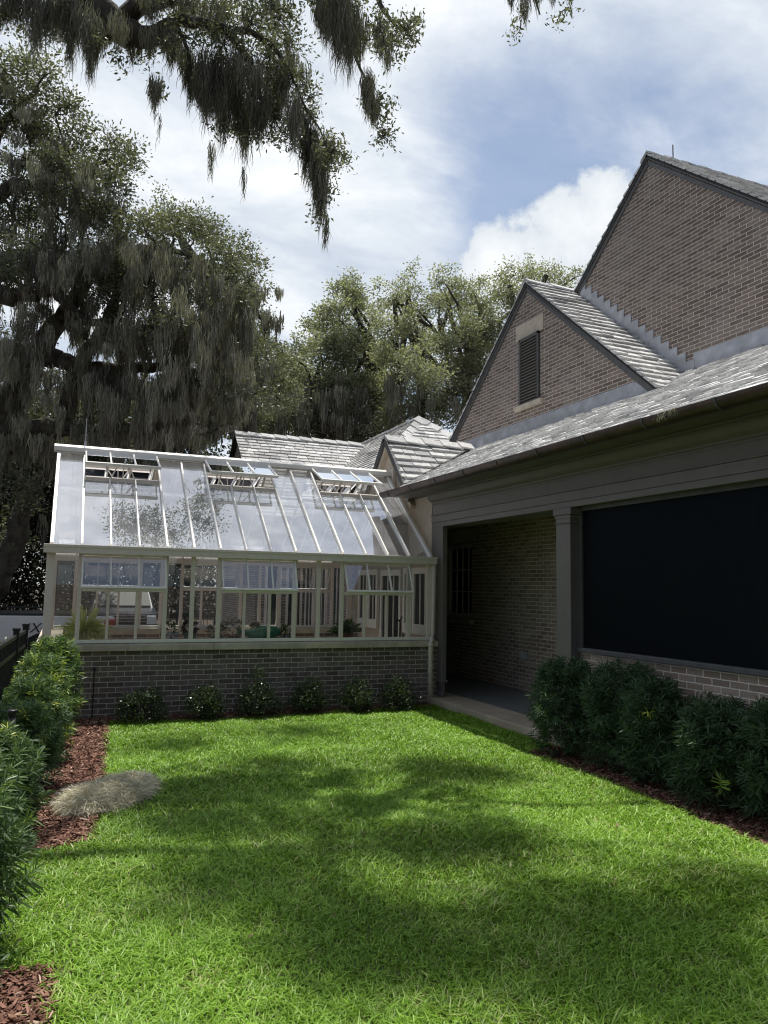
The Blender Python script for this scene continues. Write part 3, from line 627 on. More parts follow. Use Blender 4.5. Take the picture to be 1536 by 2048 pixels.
# left end: posts, rails, gable glazing
for y in [GY+.9, RY, GYB-.9]:
    bars([(GX0-.03, GX0+.03, y-.025, y+.025, .99, EZ+(RZ-EZ)*(1-abs(y-RY)/(RY-GY))-.02)], 'end_mullion')
bars([(GX0-.03, GX0+.03, GY+.06, GYB-.06, 2.08, 2.14)], 'end_rail')
p = MB(); p.prism([(GX0, GY+.03, .985), (GX0, GY+.03, EZ), (GX0, RY, RZ), (GX0, GYB-.03, EZ), (GX0, GYB-.03, .985)], (0, 0, 0)) if False else p.add([(GX0, GY+.03, .985), (GX0, GY+.03, EZ), (GX0, RY, RZ), (GX0, GYB-.03, EZ), (GX0, GYB-.03, .985)], [(0, 1, 2, 3, 4)]); p.build('end_pane', 'glass', G)
# right end: door and sidelights against the stucco
def leaf(y0, y1, z0, z1, nx, name):
    m = MB(); xa, xb = 5.17, 5.225; t = .07
    for y in (y0, y1-t): m.box(xa, xb, y, y+t, z0, z1)
    m.box(xa, xb, y0+t, y1-t, z1-.1, z1); m.box(xa, xb, y0+t, y1-t, z0, z0+.16)
    for j in range(1, nx): yy = y0+t+(y1-y0-2*t)*j/nx; m.box(xa+.01, xb-.01, yy-.012, yy+.012, z0+.16, z1-.1)
    o = m.build(name, 'framehi', G, bevel=.004); g_ = MB(); g_.box(5.2, 5.206, y0+.05, y1-.05, z0+.1, z1-.05); g_.build('pane', 'dark', o); return o
for a in ((10.72, 11.25), (11.28, 11.62), (12.75, 13.2), (13.23, 13.7)): leaf(a[0], a[1], .99, 2.04, 2, 'sidelight')
dr = leaf(11.72, 12.6, .12, 2.02, 3, 'door')
hd = MB(); hd.tube([(5.15, 11.78, 1.0), (5.12, 11.78, 1.0), (5.12, 11.86, 1.0)], .01, 6); hd.build('handle', 'black', dr)
# downpipe at the right corner
m = MB(); m.tube([(5.165, GY-.035, 2.10), (5.165, GY-.035, 1.03), (5.15, GY-.05, .99), (5.10, GY-.10, .94), (5.10, GY-.10, .90), (5.10, GY-.10, .03)], .036, 12); m.build('downpipe', 'frame', G, smooth=True)
m = MB(); m.tube([(5.10, GY-.10, .86), (5.10, GY-.10, .90)], .043, 12); m.tube([(5.10, GY-.10, .56), (5.10, GY-.10, .575)], .04, 12); m.build('pipe_collar', 'frame', G, smooth=True)
m = MB(); m.tube([(.205, RY-.02, RZ+.1), (.205, RY-.02, RZ+.55)], .009, 6); m.tube([(.205, RY-.02, RZ+.1), (.205, RY-.02, RZ+.2)], .016, 8); m.build('lightning_rod', 'lead', G)
m = MB(); m.box(GX0+.15, 5.2, GY+.2, GYB-.2, -.02, .06); m.build('greenhouse_floor', 'concrete', G)
# ------------------------------------------------------------------ inside the greenhouse
def bench(name, label, x0, x1, y0, y1):
    t = thing(name, label, 'bench', ((x0+x1)/2, (y0+y1)/2, .06)); m = MB()
    n = int((y1-y0)/.075) if x1-x0 > y1-y0 else int((x1-x0)/.075)
    for j in range(n):
        if x1-x0 > y1-y0: m.box(x0, x1, y0+j*.075, y0+j*.075+.062, .90, .925)
        else: m.box(x0+j*.075, x0+j*.075+.062, y0, y1, .90, .925)
    m.build('slat_top', 'wood', t)
    for sx in (x0+.05, x1-.1):
        for sy in (y0+.03, y1-.08): m = MB(); m.box(sx, sx+.05, sy, sy+.05, .06, .86); m.build('leg', 'wood', t)
    m = MB(); m.box(x0+.02, x1-.02, y0+.02, y0+.05, .82, .898); m.box(x0+.02, x1-.02, y1-.05, y1-.02, .82, .898); m.build('apron', 'wood', t)
bench('potting_bench', 'slatted wooden potting bench under the front greenhouse glass', .55, 5.0, 10.74, 11.3)
bench('potting_bench', 'pale slatted bench along the left end of the greenhouse', .08, .52, 10.74, 13.6)
def pot(name, label, mat, x, y, z, r, h):
    t = thing(name, label, 'pot', (x, y, z)); m = MB()
    m.lathe([(r*.68, 0), (r*.8, h*.4), (r*.95, h*.88), (r*1.06, h*.9), (r*1.06, h), (r*.92, h), (r*.85, h*.85)], (x, y, z), 20); m.build('vessel', mat, t, smooth=True)
    m = MB(); m.lathe([(r*.86, 0), (r*.86, .008)], (x, y, z+h*.86), 16); m.build('potting_soil', 'soil', t); return t
def rosette(parent, c, n, L, W, mat, el=(.1, 1.3), droop=.5, seg=2, name='foliage', tl=(.2, .9), base=.03):
    a = rng.uniform(0, 6.283, n); e = rng.uniform(*el, n); D = np.stack([np.cos(a)*np.cos(e), np.sin(a)*np.cos(e), np.sin(e)], 1)
    P = np.array(c)[None]+D*np.array([base, base, base*.3]); return leaves(name, P, D, L*rng.uniform(.6, 1.1, n), W*rng.uniform(.8, 1.2, n), MT[mat], parent, rng.uniform(*tl, n), droop=droop, seg=seg)
t = pot('spider_plant', 'yellow striped spider plant arching over the left greenhouse bench', 'bluewhite', .30, 10.98, .925, .12, .12); t['category'] = 'plant'
for n_, e0, e1, L_, dr_ in ((210, .15, .8, .44, .75), (140, .6, 1.2, .52, .55), (50, 1.0, 1.45, .48, .15)): rosette(t, (.30, 10.98, 1.02), n_, L_, .024, 'spider', (e0, e1), dr_)
def clump(parent, c, r, n, L, W, mat, tl=(0, 1), flat=1.0, name='foliage'):
    d = rvec(n); P = np.array(c)[None]+d*(np.cbrt(rng.uniform(.2, 1, n))*r)[:, None]*np.array([1, 1, flat]); return leaves(name, P, unit(d+rvec(n)*.7+np.array([0, 0, .4])), L*rng.uniform(.6, 1.2, n), W*rng.uniform(.7, 1.2, n), MT[mat], parent, rng.uniform(*tl, n))
t = pot('flower_pot', 'blue and white glazed pot with trailing greenery beside the teal pot', 'bluewhite', 1.40, 10.93, .925, .12, .13); clump(t, (1.38, 10.93, 1.10), .10, 130, .05, .025, 'strap')
t = pot('flower_pot', 'teal glazed pot holding a dark burgundy succulent', 'teal', 1.66, 10.92, .925, .10, .12); clump(t, (1.66, 10.92, 1.12), .09, 160, .06, .035, 'redleaf')
for j, (x, z, r, mt, lb) in enumerate(((2.02, 1.05, .12, 'pinkleaf', 'low speckled pink plant left of the tall speckled plant'), (2.26, 1.10, .14, 'pinkleaf', 'tallest speckled pink plant right beside the green fish planter'), (3.03, 1.04, .09, 'strap', 'small leafy green plant right of the green fish planter'), (2.62, 1.10, .06, 'pinkleaf', 'white flowering plant behind the green fish planter'))):
    t = pot('potted_plant', lb, 'terra' if j % 2 else 'bluewhite', x, 10.95 if j < 3 else 11.15, .925, .075, .08); t['category'] = 'plant'; clump(t, (x, 10.95 if j < 3 else 11.15, z), r, 190, .05, .03, mt, flat=1.1)
fp = thing('fish_planter', 'shiny green ceramic fish shaped planter on the greenhouse bench', 'planter', (2.7, 10.86, .925))
m = MB(); m.tube([(2.36, 10.86, 1.075), (2.42, 10.86, 1.05), (2.52, 10.86, 1.025), (2.64, 10.86, 1.03), (2.78, 10.86, 1.05), (2.86, 10.86, 1.06), (2.92, 10.86, 1.055)], [.018, .035, .075, .092, .1, .075, .03], 18); m.build('body', 'green', fp, smooth=True)
m = MB(); m.prism([(2.40, 10.86, 1.06), (2.28, 10.86, 1.13), (2.31, 10.86, 1.06), (2.27, 10.86, .98)], (0, .02, 0)); m.build('tail', 'green', fp, bevel=.006)
m = MB(); m.prism([(2.55, 10.86, 1.10), (2.62, 10.86, 1.15), (2.76, 10.86, 1.15), (2.72, 10.86, 1.12)], (0, .015, 0)); m.build('fin', 'green', fp, bevel=.004)
m = MB(); m.lathe([(.05, 0), (.06, .02), (.035, .04)], (2.68, 10.86, .925), 14); m.build('foot', 'green', fp, smooth=True)
t = pot('potted_plant', 'broad strap leaved potted plant near the right end of the bench', 'terra', 3.98, 11.0, .925, .11, .1); t['category'] = 'plant'
rosette(t, (3.98, 11.0, 1.02), 70, .36, .055, 'strap', (.3, 1.4), .35)
t = thing('garden_tap', 'black garden tap standing at the right end of the greenhouse bench', 'tap', (4.86, 11.0, .925))
m = MB(); m.tube([(4.86, 11.0, .925), (4.86, 11.0, 1.18), (4.83, 10.98, 1.22), (4.79, 10.96, 1.22), (4.78, 10.95, 1.17)], .013, 8); m.build('spout', 'black', t, smooth=True)
m = MB(); m.bar((4.86, 11.0, 1.2), (4.90, 11.02, 1.27), .02, .012); m.build('handle', 'black', t)
# ------------------------------------------------------------------ shrubs
def podo(name, label, x, y, h, r, shoots, bright, group, top=1.0):
    t = thing(name, label, 'shrub', (x, y, 0), 0, group); m = MB()
    for j in range(7):
        a = random.uniform(0, 6.28); q = r*random.uniform(.2, .6)
        m.tube([(x, y, -.02), (x+q*.4*math.cos(a), y+q*.4*math.sin(a), h*.4), (x+q*math.cos(a), y+q*math.sin(a), h*.85)], [.012, .009, .004], 5)
    m.build('stem', 'bark', t)
    z = rng.beta(1.5, 1.1, shoots)*h*1.0+.04; prof = np.interp(z/h, [0, .12, .4, .8, 1.05], [.55, .85, 1, .92, .45])
    a = rng.uniform(0, 6.283, shoots); rr = r*prof*np.sqrt(rng.uniform(.25, 1, shoots))*(1+.12*np.sin(3*a+z*7))
    C = np.stack([x+rr*np.cos(a), y+rr*np.sin(a), z], 1)
    ax = unit(np.stack([np.cos(a)*rr/r*1.0, np.sin(a)*rr/r*1.0, .45+.9*(z/h)**2], 1)+rng.normal(size=(shoots, 3))*.25)
    k = 24; P = np.repeat(C, k, 0); A = np.repeat(ax, k, 0); f = np.tile(np.linspace(-.9, 1, k), shoots)
    P = P+A*(f*.07)[:, None]; D = unit(unit(np.cross(A, rvec(len(A))))+A*(.35+.55*np.clip(f, 0, 1))[:, None])
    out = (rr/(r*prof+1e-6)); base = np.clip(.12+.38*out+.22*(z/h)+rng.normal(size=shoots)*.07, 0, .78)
    br = (rng.uniform(size=shoots) < bright) & (out > .6) & (z > h*.25); base = np.where(br, rng.uniform(.86, 1.0, shoots), base*(.55 if 'porch' in group else 1))  # porch-side hedge leaves tinted darker to stand for its shade
    T = np.clip(np.repeat(base, k)+rng.normal(size=len(P))*.05, 0, 1)
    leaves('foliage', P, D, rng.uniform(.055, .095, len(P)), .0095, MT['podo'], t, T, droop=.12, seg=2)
    return t
gl = 'podocarpus hedge along the left fence'
for lb, x, y, h, r, n, br in (
    ('podocarpus at the far end of the left hedge below the coping', -.06, 9.6, .98, .29, 400, .2),
    ('second podocarpus of the left hedge with yellow green shoots', -.14, 8.85, .86, .29, 420, .3),
    ('third podocarpus of the left hedge behind the black post', -.20, 8.1, .70, .30, 420, .1),
    ('podocarpus of the left hedge right beside the black post', -.27, 7.2, .60, .31, 420, .05),
    ('podocarpus opposite the moss heap with lime new shoots', -.42, 6.05, .60, .34, 480, .1),
    ('podocarpus nearer than the moss heap with three lime tips', -.53, 5.05, .70, .36, 560, .08),
    ('dark podocarpus at the left edge beyond the nearest mulch', -.52, 4.15, .80, .38, 640, .06),
    ('nearest podocarpus at the lower left corner of the photo', -.58, 3.3, .76, .38, 640, .01)):
    podo('podocarpus_shrub', lb, x, y, h, r, n, br, gl)
gr = 'podocarpus hedge below the porch screen'
ds = ['podocarpus in front of the porch column, leftmost of the right hedge', 'second podocarpus of the right hedge counted from the porch column', 'third podocarpus of the right hedge counted from the porch column', 'fourth podocarpus of the right hedge counted from the porch column', 'fifth podocarpus of the right hedge counted from the porch column', 'sixth podocarpus of the right hedge counted from the porch column', 'rightmost podocarpus of the right hedge at the photo edge']
for j, (y, h) in enumerate(((6.85, 1.0), (6.1, .86), (5.45, .92), (4.85, .83), (4.25, .86), (3.65, .88), (3.0, .9))):
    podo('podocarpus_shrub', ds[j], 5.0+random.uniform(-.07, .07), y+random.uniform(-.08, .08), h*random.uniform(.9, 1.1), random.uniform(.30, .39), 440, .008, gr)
bl = ['round dark shrub nearest the left hedge below the greenhouse', 'glossy shrub second from the left below the greenhouse wall', 'shrub with one tall upright sprig below the greenhouse wall', 'shrub fourth from the left below the greenhouse wall', 'loose dark shrub second from the downpipe', 'pale tipped shrub right beside the greenhouse downpipe']
for j, (x, r) in enumerate(((.97, .25), (1.73, .23), (2.42, .27), (3.13, .23), (3.78, .22), (4.42, .25))):
    y = 10.06+random.uniform(-.04, .04); t = thing('small_shrub', bl[j], 'shrub', (x, y, 0), 0, 'six small shrubs below the greenhouse wall'); m = MB()
    tips = []
    for q in range(40):
        d = rvec(1)[0]; d[2] = abs(d[2])*1.0+.1; e = np.array([x, y, .05])+d/np.linalg.norm(d)*np.array([r*1.12, r, .40])*random.uniform(.65, 1.0); tips.append(e)
        m.tube([(x, y, 0), ((x+e[0])/2, (y+e[1])/2, e[2]*.6), e], [.006, .005, .003], 4)
    if j == 2: e = np.array([x+.0, y-.02, .60]); tips += [e, e-[0, 0, .08], e-[0.01, 0, .04]]; m.tube([(x, y, 0), (x, y-.01, .4), e], [.006, .005, .003], 4)
    m.build('stem', 'bark', t); tips = np.array(tips); k = 70; C = np.repeat(tips, k, 0); n = len(C)
    C = C+rng.normal(size=(n, 3))*np.array([.05, .05, .045])*(.35 if j == 2 else 1 if True else 1)**0; C[:, 2] = np.maximum(C[:, 2], .03)
    hl = np.clip((C[:, 2]-.1)/.4, 0, 1); T = np.clip(.1+.35*hl+rng.normal(size=n)*.16, 0, .75); T = np.where(rng.uniform(size=n) < .06*hl, rng.uniform(.8, .95, n), T)
    leaves('foliage', C, unit(rvec(n)+np.array([0, 0, .6])), rng.uniform(.022, .042, n), rng.uniform(.013, .022, n), MT['bush'], t, T)
# moss heap on the lawn edge
def heap():
    n = 30000; P = np.stack([rng.uniform(.05, .95, n), rng.uniform(5.95, 7.25, n)], 1)
    c = (P[:, 0]-.44)/.40; d = (P[:, 1]-6.62-.25*c)/.46; e = np.sqrt(c*c+d*d)+.25*(vnoise(P[:, 0], P[:, 1], .2, 4)-.5); ok = e < 1; P = P[ok]; e = e[ok]; n = len(P)
    z = .11*np.sqrt(np.clip(1-e**2, 0, 1))*(.35+1.1*vnoise(P[:, 0], P[:, 1], .16, 9))+rng.uniform(0, .012, n)+.018
    a = rng.uniform(0, 6.283, n); D = np.stack([np.cos(a), np.sin(a), rng.normal(size=n)*.55], 1)
    t = tag(leaves('moss_heap', np.concatenate([P, z[:, None]], 1), D, rng.uniform(.04, .13, n), .0034, MT['pile'], None, np.clip(.35+.5*vnoise(P[:, 0], P[:, 1], .12, 2)+rng.normal(size=n)*.15, 0, 1), droop=.35, seg=2), 'pale heap of raked Spanish moss lying across the lawn edge', 'moss heap')
    m = MB(); k = 26; vs = [(.44, 6.62, .05)]
    for q in (.5, .93): vs += [(.44+.36*q*math.cos(6.2832*j/k), 6.62+.25*q*math.cos(6.2832*j/k)+.42*q*math.sin(6.2832*j/k), .035 if q == .5 else -.01) for j in range(k)]
    m.add(vs, [(0, 1+j, 1+(j+1) % k) for j in range(k)]+[(1+j, 1+k+j, 1+k+(j+1) % k, 1+(j+1) % k) for j in range(k)]); m.build('core', pm('moss_core', (.26, .23, .17), .95, .3, 30), t, smooth=True)
heap()
for j in range(9):                                                          # dead leaves lying on the grass
    x, y = random.uniform(.5, 4.2), random.choice([random.uniform(2.9, 4.6), random.uniform(3, 7)]); a = random.uniform(0, 6.28); t = random.random()
    L = random.uniform(.035, .065); w = L*.32; c, s = math.cos(a), math.sin(a); q = []
    for u, v, z in ((-1, 0, .0), (-.4, -1, .012), (.4, -.9, .01), (1, 0, .02), (.4, .9, .016), (-.4, 1, .02)): q.append((x+u*L/2*c-v*w/2*s, y+u*L/2*s+v*w/2*c, .05+z))
    m = MB(); m.add(q, [(0, 1, 5), (1, 2, 4, 5), (2, 3, 4)], t); o = m.build('fallen_leaf', 'deadleaf', tint=True); tag(o, 'small curled brown leaf lying on the lawn', 'leaf', 'brown leaves scattered on the lawn')
# ------------------------------------------------------------------ fence, posts, stake
def fence(name, label, pts, h, zf, sp=.105, plate=False):
    t = thing(name, label, 'fence', (pts[0][0], pts[0][1], zf)); 
    for (a, b) in zip(pts, pts[1:]):
        a = np.array(a); b = np.array(b); L = np.linalg.norm(b-a); d = (b-a)/L
        for z in (zf+h-.06, zf+h-.22, zf+.12): m = MB(); m.bar((*a, z), (*b, z), .03, .035); m.build('rail', 'black', t)
        m = MB()
        for k in range(1, int(L/sp)): q = a+d*k*sp; m.bar((*q, zf+.06), (*q, zf+h-.05), .016, .016, (1, 0, 0))
        m.build('pickets', 'black', t)
    for p_ in pts:
        m = MB(); m.box(p_[0]-.03, p_[0]+.03, p_[1]-.03, p_[1]+.03, zf-.1, zf+h); m.box(p_[0]-.038, p_[0]+.038, p_[1]-.038, p_[1]+.038, zf+h, zf+h+.03); m.build('post', 'black', t, bevel=.004)
fence('metal_fence', 'black metal picket fence running behind the left hedge', [(-.37, 10.0), (-.42, 9.05), (-.50, 7.1), (-.62, 5.2), (-.75, 3.3), (-.9, 1.4)], 1.19, 0)
fence('metal_fence', 'distant black picket fence beyond the white pickup', [(-9, 19.3), (-7.1, 19.3), (-5.2, 19.3), (-3.3, 19.3), (-1.4, 19.3), (-.2, 19.3)], 1.45, -.25)
fence('metal_fence', 'short black picket fence seen through the middle greenhouse panes', [(3.0, 22.2), (4.05, 22.2)], 1.3, -.25)
t = thing('path_light', 'short black post with flat cap among the left hedge', 'post', (-.29, 6.42, 0)); m = MB(); m.tube([(-.29, 6.42, 0), (-.29, 6.42, .72)], .026, 12); m.build('post', 'black', t, smooth=True)
m = MB(); m.lathe([(.028, 0), (.036, .03), (.036, .045), (.03, .05)], (-.29, 6.42, .71), 14); m.build('cap', 'black', t, smooth=True)
t = thing('garden_stake', 'thin dark stake standing at the wall left of the shrubs', 'stake', (.43, 10.44, 0)); m = MB(); m.tube([(.43, 10.44, -.02), (.43, 10.46, .62)], .009, 6); m.build('rod', 'black', t)
m = MB(); m.lathe([(.012, 0), (.02, .02), (.012, .045)], (.43, 10.46, .61), 8); m.build('head', 'black', t)
# ------------------------------------------------------------------ pickups (local: x forward, y left, z up)
def pickup(name, label, loc, rz, paint, text=False):
    t = thing(name, label, 'pickup truck', loc, rz)
    W = .98
    m = MB(); lo = [(-3.25, .55), (-3.30, .72), (-3.30, 1.17), (-.95, 1.20), (-.95, 1.22), (1.05, 1.22), (2.2, 1.14), (2.72, 1.08), (2.80, .95), (2.80, .5), (2.3, .42), (-2.9, .45)]
    m.prism([(x, -W, z) for x, z in lo], (0, 2*W, 0)); m.build('body', paint, t, bevel=.05, local=True)
    m = MB(); cb_ = [(-.95, 1.2), (-.82, 1.78), (-.62, 1.86), (.35, 1.86), (1.1, 1.2)]
    n = len(cb_); A = [(x, -W*(.97 if z < 1.5 else .80), z) for x, z in cb_]; Bb = [(x, -y, z) for x, y, z in A]
    m.add(A+Bb, [tuple(range(n)), tuple(range(2*n-1, n-1, -1))]+[(i, n+i, n+(i+1) % n, (i+1) % n) for i in range(n)]); m.build('cab', paint, t, bevel=.03, local=True)
    for sg in (-1, 1):
        for (a, b_) in ((-.78, -.12), (-.02, .62)):
            q = [(a, sg*.955, 1.26), (b_+(.22 if b_ > 0 else 0), sg*.955, 1.26), (b_-.1, sg*.835, 1.74), (a+.05, sg*.835, 1.74)]
            m = MB(); m.prism(q, (0, sg*.012, 0)); m.build('side_window', 'navy', t, local=True)
    m = MB(); m.prism([(1.06, -.86, 1.26), (1.06, .86, 1.26), (.45, .74, 1.81), (.45, -.74, 1.81)], (.02, 0, .02)); m.build('windscreen', 'dark', t, local=True)
    m = MB(); m.box(-3.24, -.98, -.90, .90, 1.19, 1.235); m.build('bed_cover', 'black', t, local=True, bevel=.01)
    m = MB(); m.box(2.80, 2.84, -.66, .66, .72, 1.02); gr_ = m.build('grille', 'black', t, local=True)
    m = MB()
    for z in (.73, .83, .93, 1.01): m.box(2.83, 2.87, -.68, .68, z, z+.035)
    m.build('grille_bars', 'chrome', gr_, local=True)
    m = MB(); m.box(2.78, 2.92, -.97, .97, .44, .64); m.build('front_bumper', 'chrome', t, local=True, bevel=.03)
    m = MB(); m.box(-3.42, -3.28, -.95, .95, .48, .66); m.build('rear_bumper', 'chrome', t, local=True, bevel=.03)
    for sg in (-1, 1):
        m = MB(); m.box(2.74, 2.86, sg*.70 if sg > 0 else -.97, .97 if sg > 0 else -.70, .76, 1.02); m.build('headlight', 'lens', t, local=True, bevel=.02)
        m = MB(); m.box(-3.33, -3.12, sg*.90 if sg > 0 else -1.0, 1.0 if sg > 0 else -.90, .78, 1.12); m.build('tail_light', 'redlens', t, local=True, bevel=.02)
        m = MB(); m.box(.78, .92, sg*1.0 if sg > 0 else -1.2, 1.2 if sg > 0 else -1.0, 1.2, 1.38); m.build('mirror', 'black', t, local=True, bevel=.02)
        for x in (-2.05, 1.75):
            m = MB(); m.tube([(x, sg*.74, .38), (x, sg*1.0, .38)], .385, 24); wl = m.build('wheel', 'rubber', t, local=True, bevel=.02)
            m = MB(); m.tube([(x, sg*.99, .38), (x, sg*1.012, .38)], .24, 18); m.build('rim', 'chrome', wl, local=True)
            m = MB(); m.tube([(x, sg*.975, .41), (x, sg*.988, .41)], .47, 24); m.build('wheel_arch', 'black', t, local=True)
    if text:
        cu = bpy.data.curves.new('decal', 'FONT'); cu.body = '4X4'; cu.size = .26; cu.extrude = .002; cu.align_x = 'CENTER'; cu.shear = .25; cu.materials.append(MT['charcoal'])
        o = link('decal', cu); me = bpy.data.meshes.new_from_object(o.evaluated_get(bpy.context.evaluated_depsgraph_get())); bpy.data.objects.remove(o)
        o = link('decal', me, t); o.location = (-1.86, .996, .88); o.rotation_euler = (math.pi/2, 0, math.pi)
    return t
# white pickup: its left flank faces the garden, tail to the right
pickup('pickup_truck', 'white pickup with a 4X4 decal and black bed cover by the fence', (-2.42, 16.83, -.12), math.radians(180+8), 'white', True)
pickup('pickup_truck', 'dark blue pickup facing the greenhouse with chrome grille bars', (1.9, 27.2, -.26), math.radians(-90-4), 'navy')
#TREES
# ------------------------------------------------------------------ trees
SUN = np.array([.03, .25, 1.0])
def ground_at(px, py):
    v = ROT @ _cam((px, py)); return EYE+v*(-EYE[2]/v[2])
def smooth_path(pts, rad, sub=4):
    P = np.array(pts, float); k = len(P); out = []; ro = []
    for i in range(k-1):
        p0, p1, p2, p3 = P[max(i-1, 0)], P[i], P[i+1], P[min(i+2, k-1)]
        for s in range(sub):
            t = s/sub; out.append(.5*((2*p1)+(-p0+p2)*t+(2*p0-5*p1+4*p2-p3)*t*t+(-p0+3*p1-3*p2+p3)*t**3)); ro.append(rad[i]*(1-t)+rad[i+1]*t)
    out.append(P[-1]); ro.append(rad[-1]); out = np.array(out); jit = np.array(ro)[:, None]*.22
    return out+rng.normal(size=out.shape)*jit, ro
class Tree:
    def __init__(s, name, label, base, mat, group=None, cat='tree'):
        s.t = thing(name, label, cat, base, 0, group); s.m = MB(); s.mat = mat; s.P = []; s.T = []; s.moss = Moss(); s.nodes = []; s.D = []; s.S = []
    def limb(s, pts, rad, n=9):
        p, r = smooth_path(pts, rad); s.m.tube(p, r, n); s.nodes += [(q, rr) for q, rr in zip(p, r)]; return p
    def blob(s, C, R, dens, size, sub=.2, tone=.0, connect=True, flat=.85, hollow=.45):
        C = np.array(C, float)
        if connect and s.nodes:
            q = np.array([a for a, _ in s.nodes]); j = int(np.argmin(np.linalg.norm(q-C, axis=1)+np.maximum(0, q[:, 2]-C[2])*1.0)); a = q[j]; mid = (a+C)/2+rng.normal(size=3)*R*.18-np.array([0, 0, R*.1])
            r0 = min(s.nodes[j][1]*.6, .05+.02*R); p, r = smooth_path([a, mid, C], [r0, r0*.7, r0*.35], 3); s.m.tube(p, r, 5, False)
        ns = max(5, int(15*R*R/(sub/.2)**1.2)); d = rvec(ns); rr = np.cbrt(rng.uniform(hollow**3, 1, ns))*R; c = C+d*rr[:, None]*np.array([1, 1, flat])
        for q in c[:: 2]: m_ = (C+q)/2+rng.normal(size=3)*.08*R; s.m.tube([C, m_, q], [.016+.006*R, .010+.003*R, .004], 4, False)
        k = max(6, int(dens*R*R*3.14/ns)); n = ns*k; o = rng.normal(size=(n, 3))*sub*np.array([1, 1, .7]); P = np.repeat(c, k, 0)+o
        tn = .42+tone+.22*d[:, 2]+rng.normal(size=ns)*.12  # upper sub-clumps tinted lighter, light from above put into leaf tone
        s.P.append(P); s.T.append(np.clip(np.repeat(tn, k)+rng.normal(size=n)*.13, 0, 1)); s.D.append(unit(o+rvec(n)*sub*1.0)); s.S.append(np.full(n, size)); return s
    def finish(s, aspect=.45, sway=.14):
        s.m.build('trunk', 'bark', s.t, smooth=True)
        if s.P:
            P = np.concatenate(s.P); n = len(P); sz = np.concatenate(s.S)*rng.uniform(.6, 1.25, n)
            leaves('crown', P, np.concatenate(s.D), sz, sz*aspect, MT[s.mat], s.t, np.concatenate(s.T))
        if s.moss.P: s.moss.mesh(s.t, sway)
        return s.t
# --- foreground live oak: trunk outside the frame on the left, limb sweeping over the lawn
D0 = 9.0
fo = Tree('live_oak', 'near live oak whose mossy limb hangs across the top of the photo', (-6.6, 7.6, -.2), 'oakleaf')
A = lambda x, y, d=D0: at(x, y, d)
fo.limb([(-6.6, 7.6, -.4), (-6.5, 7.7, 1.5), (-6.0, 7.9, 3.6), (-5.0, 8.3, 5.6)], [.62, .48, .42, .36], 14)
fo.limb([(-5.0, 8.3, 5.6), (-3.2, 8.6, 7.3), A(-40, -110), A(120, -60), A(200, 20), A(262, 66), A(320, 68)], [.36, .30, .22, .185, .165, .14, .10], 12)
fo.limb([A(308, 70), A(350, 44), A(410, 48), A(452, 62), A(488, 108), A(512, 150), A(522, 195), A(560, 240)], [.09, .07, .06, .055, .045, .038, .028, .014], 8)
fo.limb([A(440, 58), A(500, 66), A(545, 92), A(575, 135), A(590, 170)], [.045, .034, .028, .02, .01], 7)
fo.limb([A(350, 46), A(372, 90), A(385, 150), A(410, 172)], [.035, .025, .018, .008], 6)
fo.limb([A(590, 165), A(610, 215), A(640, 260), A(655, 310), A(650, 350)], [.016, .014, .011, .008, .005], 6)
fo.limb([A(240, 40), A(330, -10), A(450, -60), A(600, -90, 9.3), A(720, -60, 9.3), A(760, 10, 9.2), A(800, 60, 9.2)], [.12, .1, .085, .07, .05, .03, .012], 8)
fo.limb([A(690, -70, 9.3), A(700, 30, 9.2), A(712, 120, 9.1), A(745, 180, 9.1)], [.04, .03, .02, .008], 6)
fo.limb([A(720, -60, 9.3), A(850, -110, 9.3), A(980, -90, 9.3), A(1060, -20, 9.3), A(1080, 30, 9.3)], [.05, .04, .03, .016, .007], 6)
fo.limb([A(980, -90, 9.3), A(1100, -80, 9.3), A(1150, -10, 9.3)], [.03, .018, .007], 6)
fo.limb([A(100, -60), A(40, -20), A(-60, 0)], [.10, .06, .03], 7)
FL = [(560, 60, 40, 420), (500, 40, 40, 360), (450, 100, 45, 420), (520, 130, 45, 520), (570, 150, 45, 460), (480, 190, 50, 480), (545, 215, 40, 420), (600, 220, 35, 340), (420, 150, 45, 360), (380, 110, 40, 300),
      (640, 280, 38, 420), (670, 330, 34, 300), (620, 180, 30, 250), (655, 390, 26, 240), (640, 430, 20, 120), (690, 300, 22, 120), (780, 50, 42, 420), (810, 100, 28, 260), (815, 40, 30, 200), (760, 110, 34, 300), (755, 190, 30, 320), (765, 250, 22, 200),
      (690, 40, 45, 320), (640, 10, 40, 260), (330, 30, 40, 240), (290, 90, 30, 160), (236, 110, 20, 120), (226, 130, 12, 60), (430, 10, 50, 360), (380, 0, 45, 280), (310, 170, 14, 80), (560, 20, 35, 200), (1050, 20, 26, 90), (1130, 0, 24, 80), (60, 20, 60, 380), (-20, 40, 60, 300), (150, -10, 60, 300), (500, 260, 36, 260), (440, 230, 36, 240), (590, 300, 28, 180), (580, 20, 16, 60)]
for (x, y, r, n) in FL:
    C = A(x, y)+np.array([CF[0], CF[1], 0])*rng.normal()*.25; R = r*D0/F; ns = max(4, n//22); c = C+rvec(ns)*(R*np.cbrt(rng.uniform(.1, 1, ns)))[:, None]
    for q in c[::1]: fo.m.tube([C, (C+q)/2+rng.normal(size=3)*.03, q], [.007, .005, .0025], 4, False)
    k = 24; P = np.repeat(c, k, 0)+rng.normal(size=(ns*k, 3))*.055; fo.P.append(P); fo.T.append(np.clip(rng.normal(.45, .22, ns*k), 0, 1)); fo.D.append(rvec(ns*k)); fo.S.append(np.full(ns*k, .058))
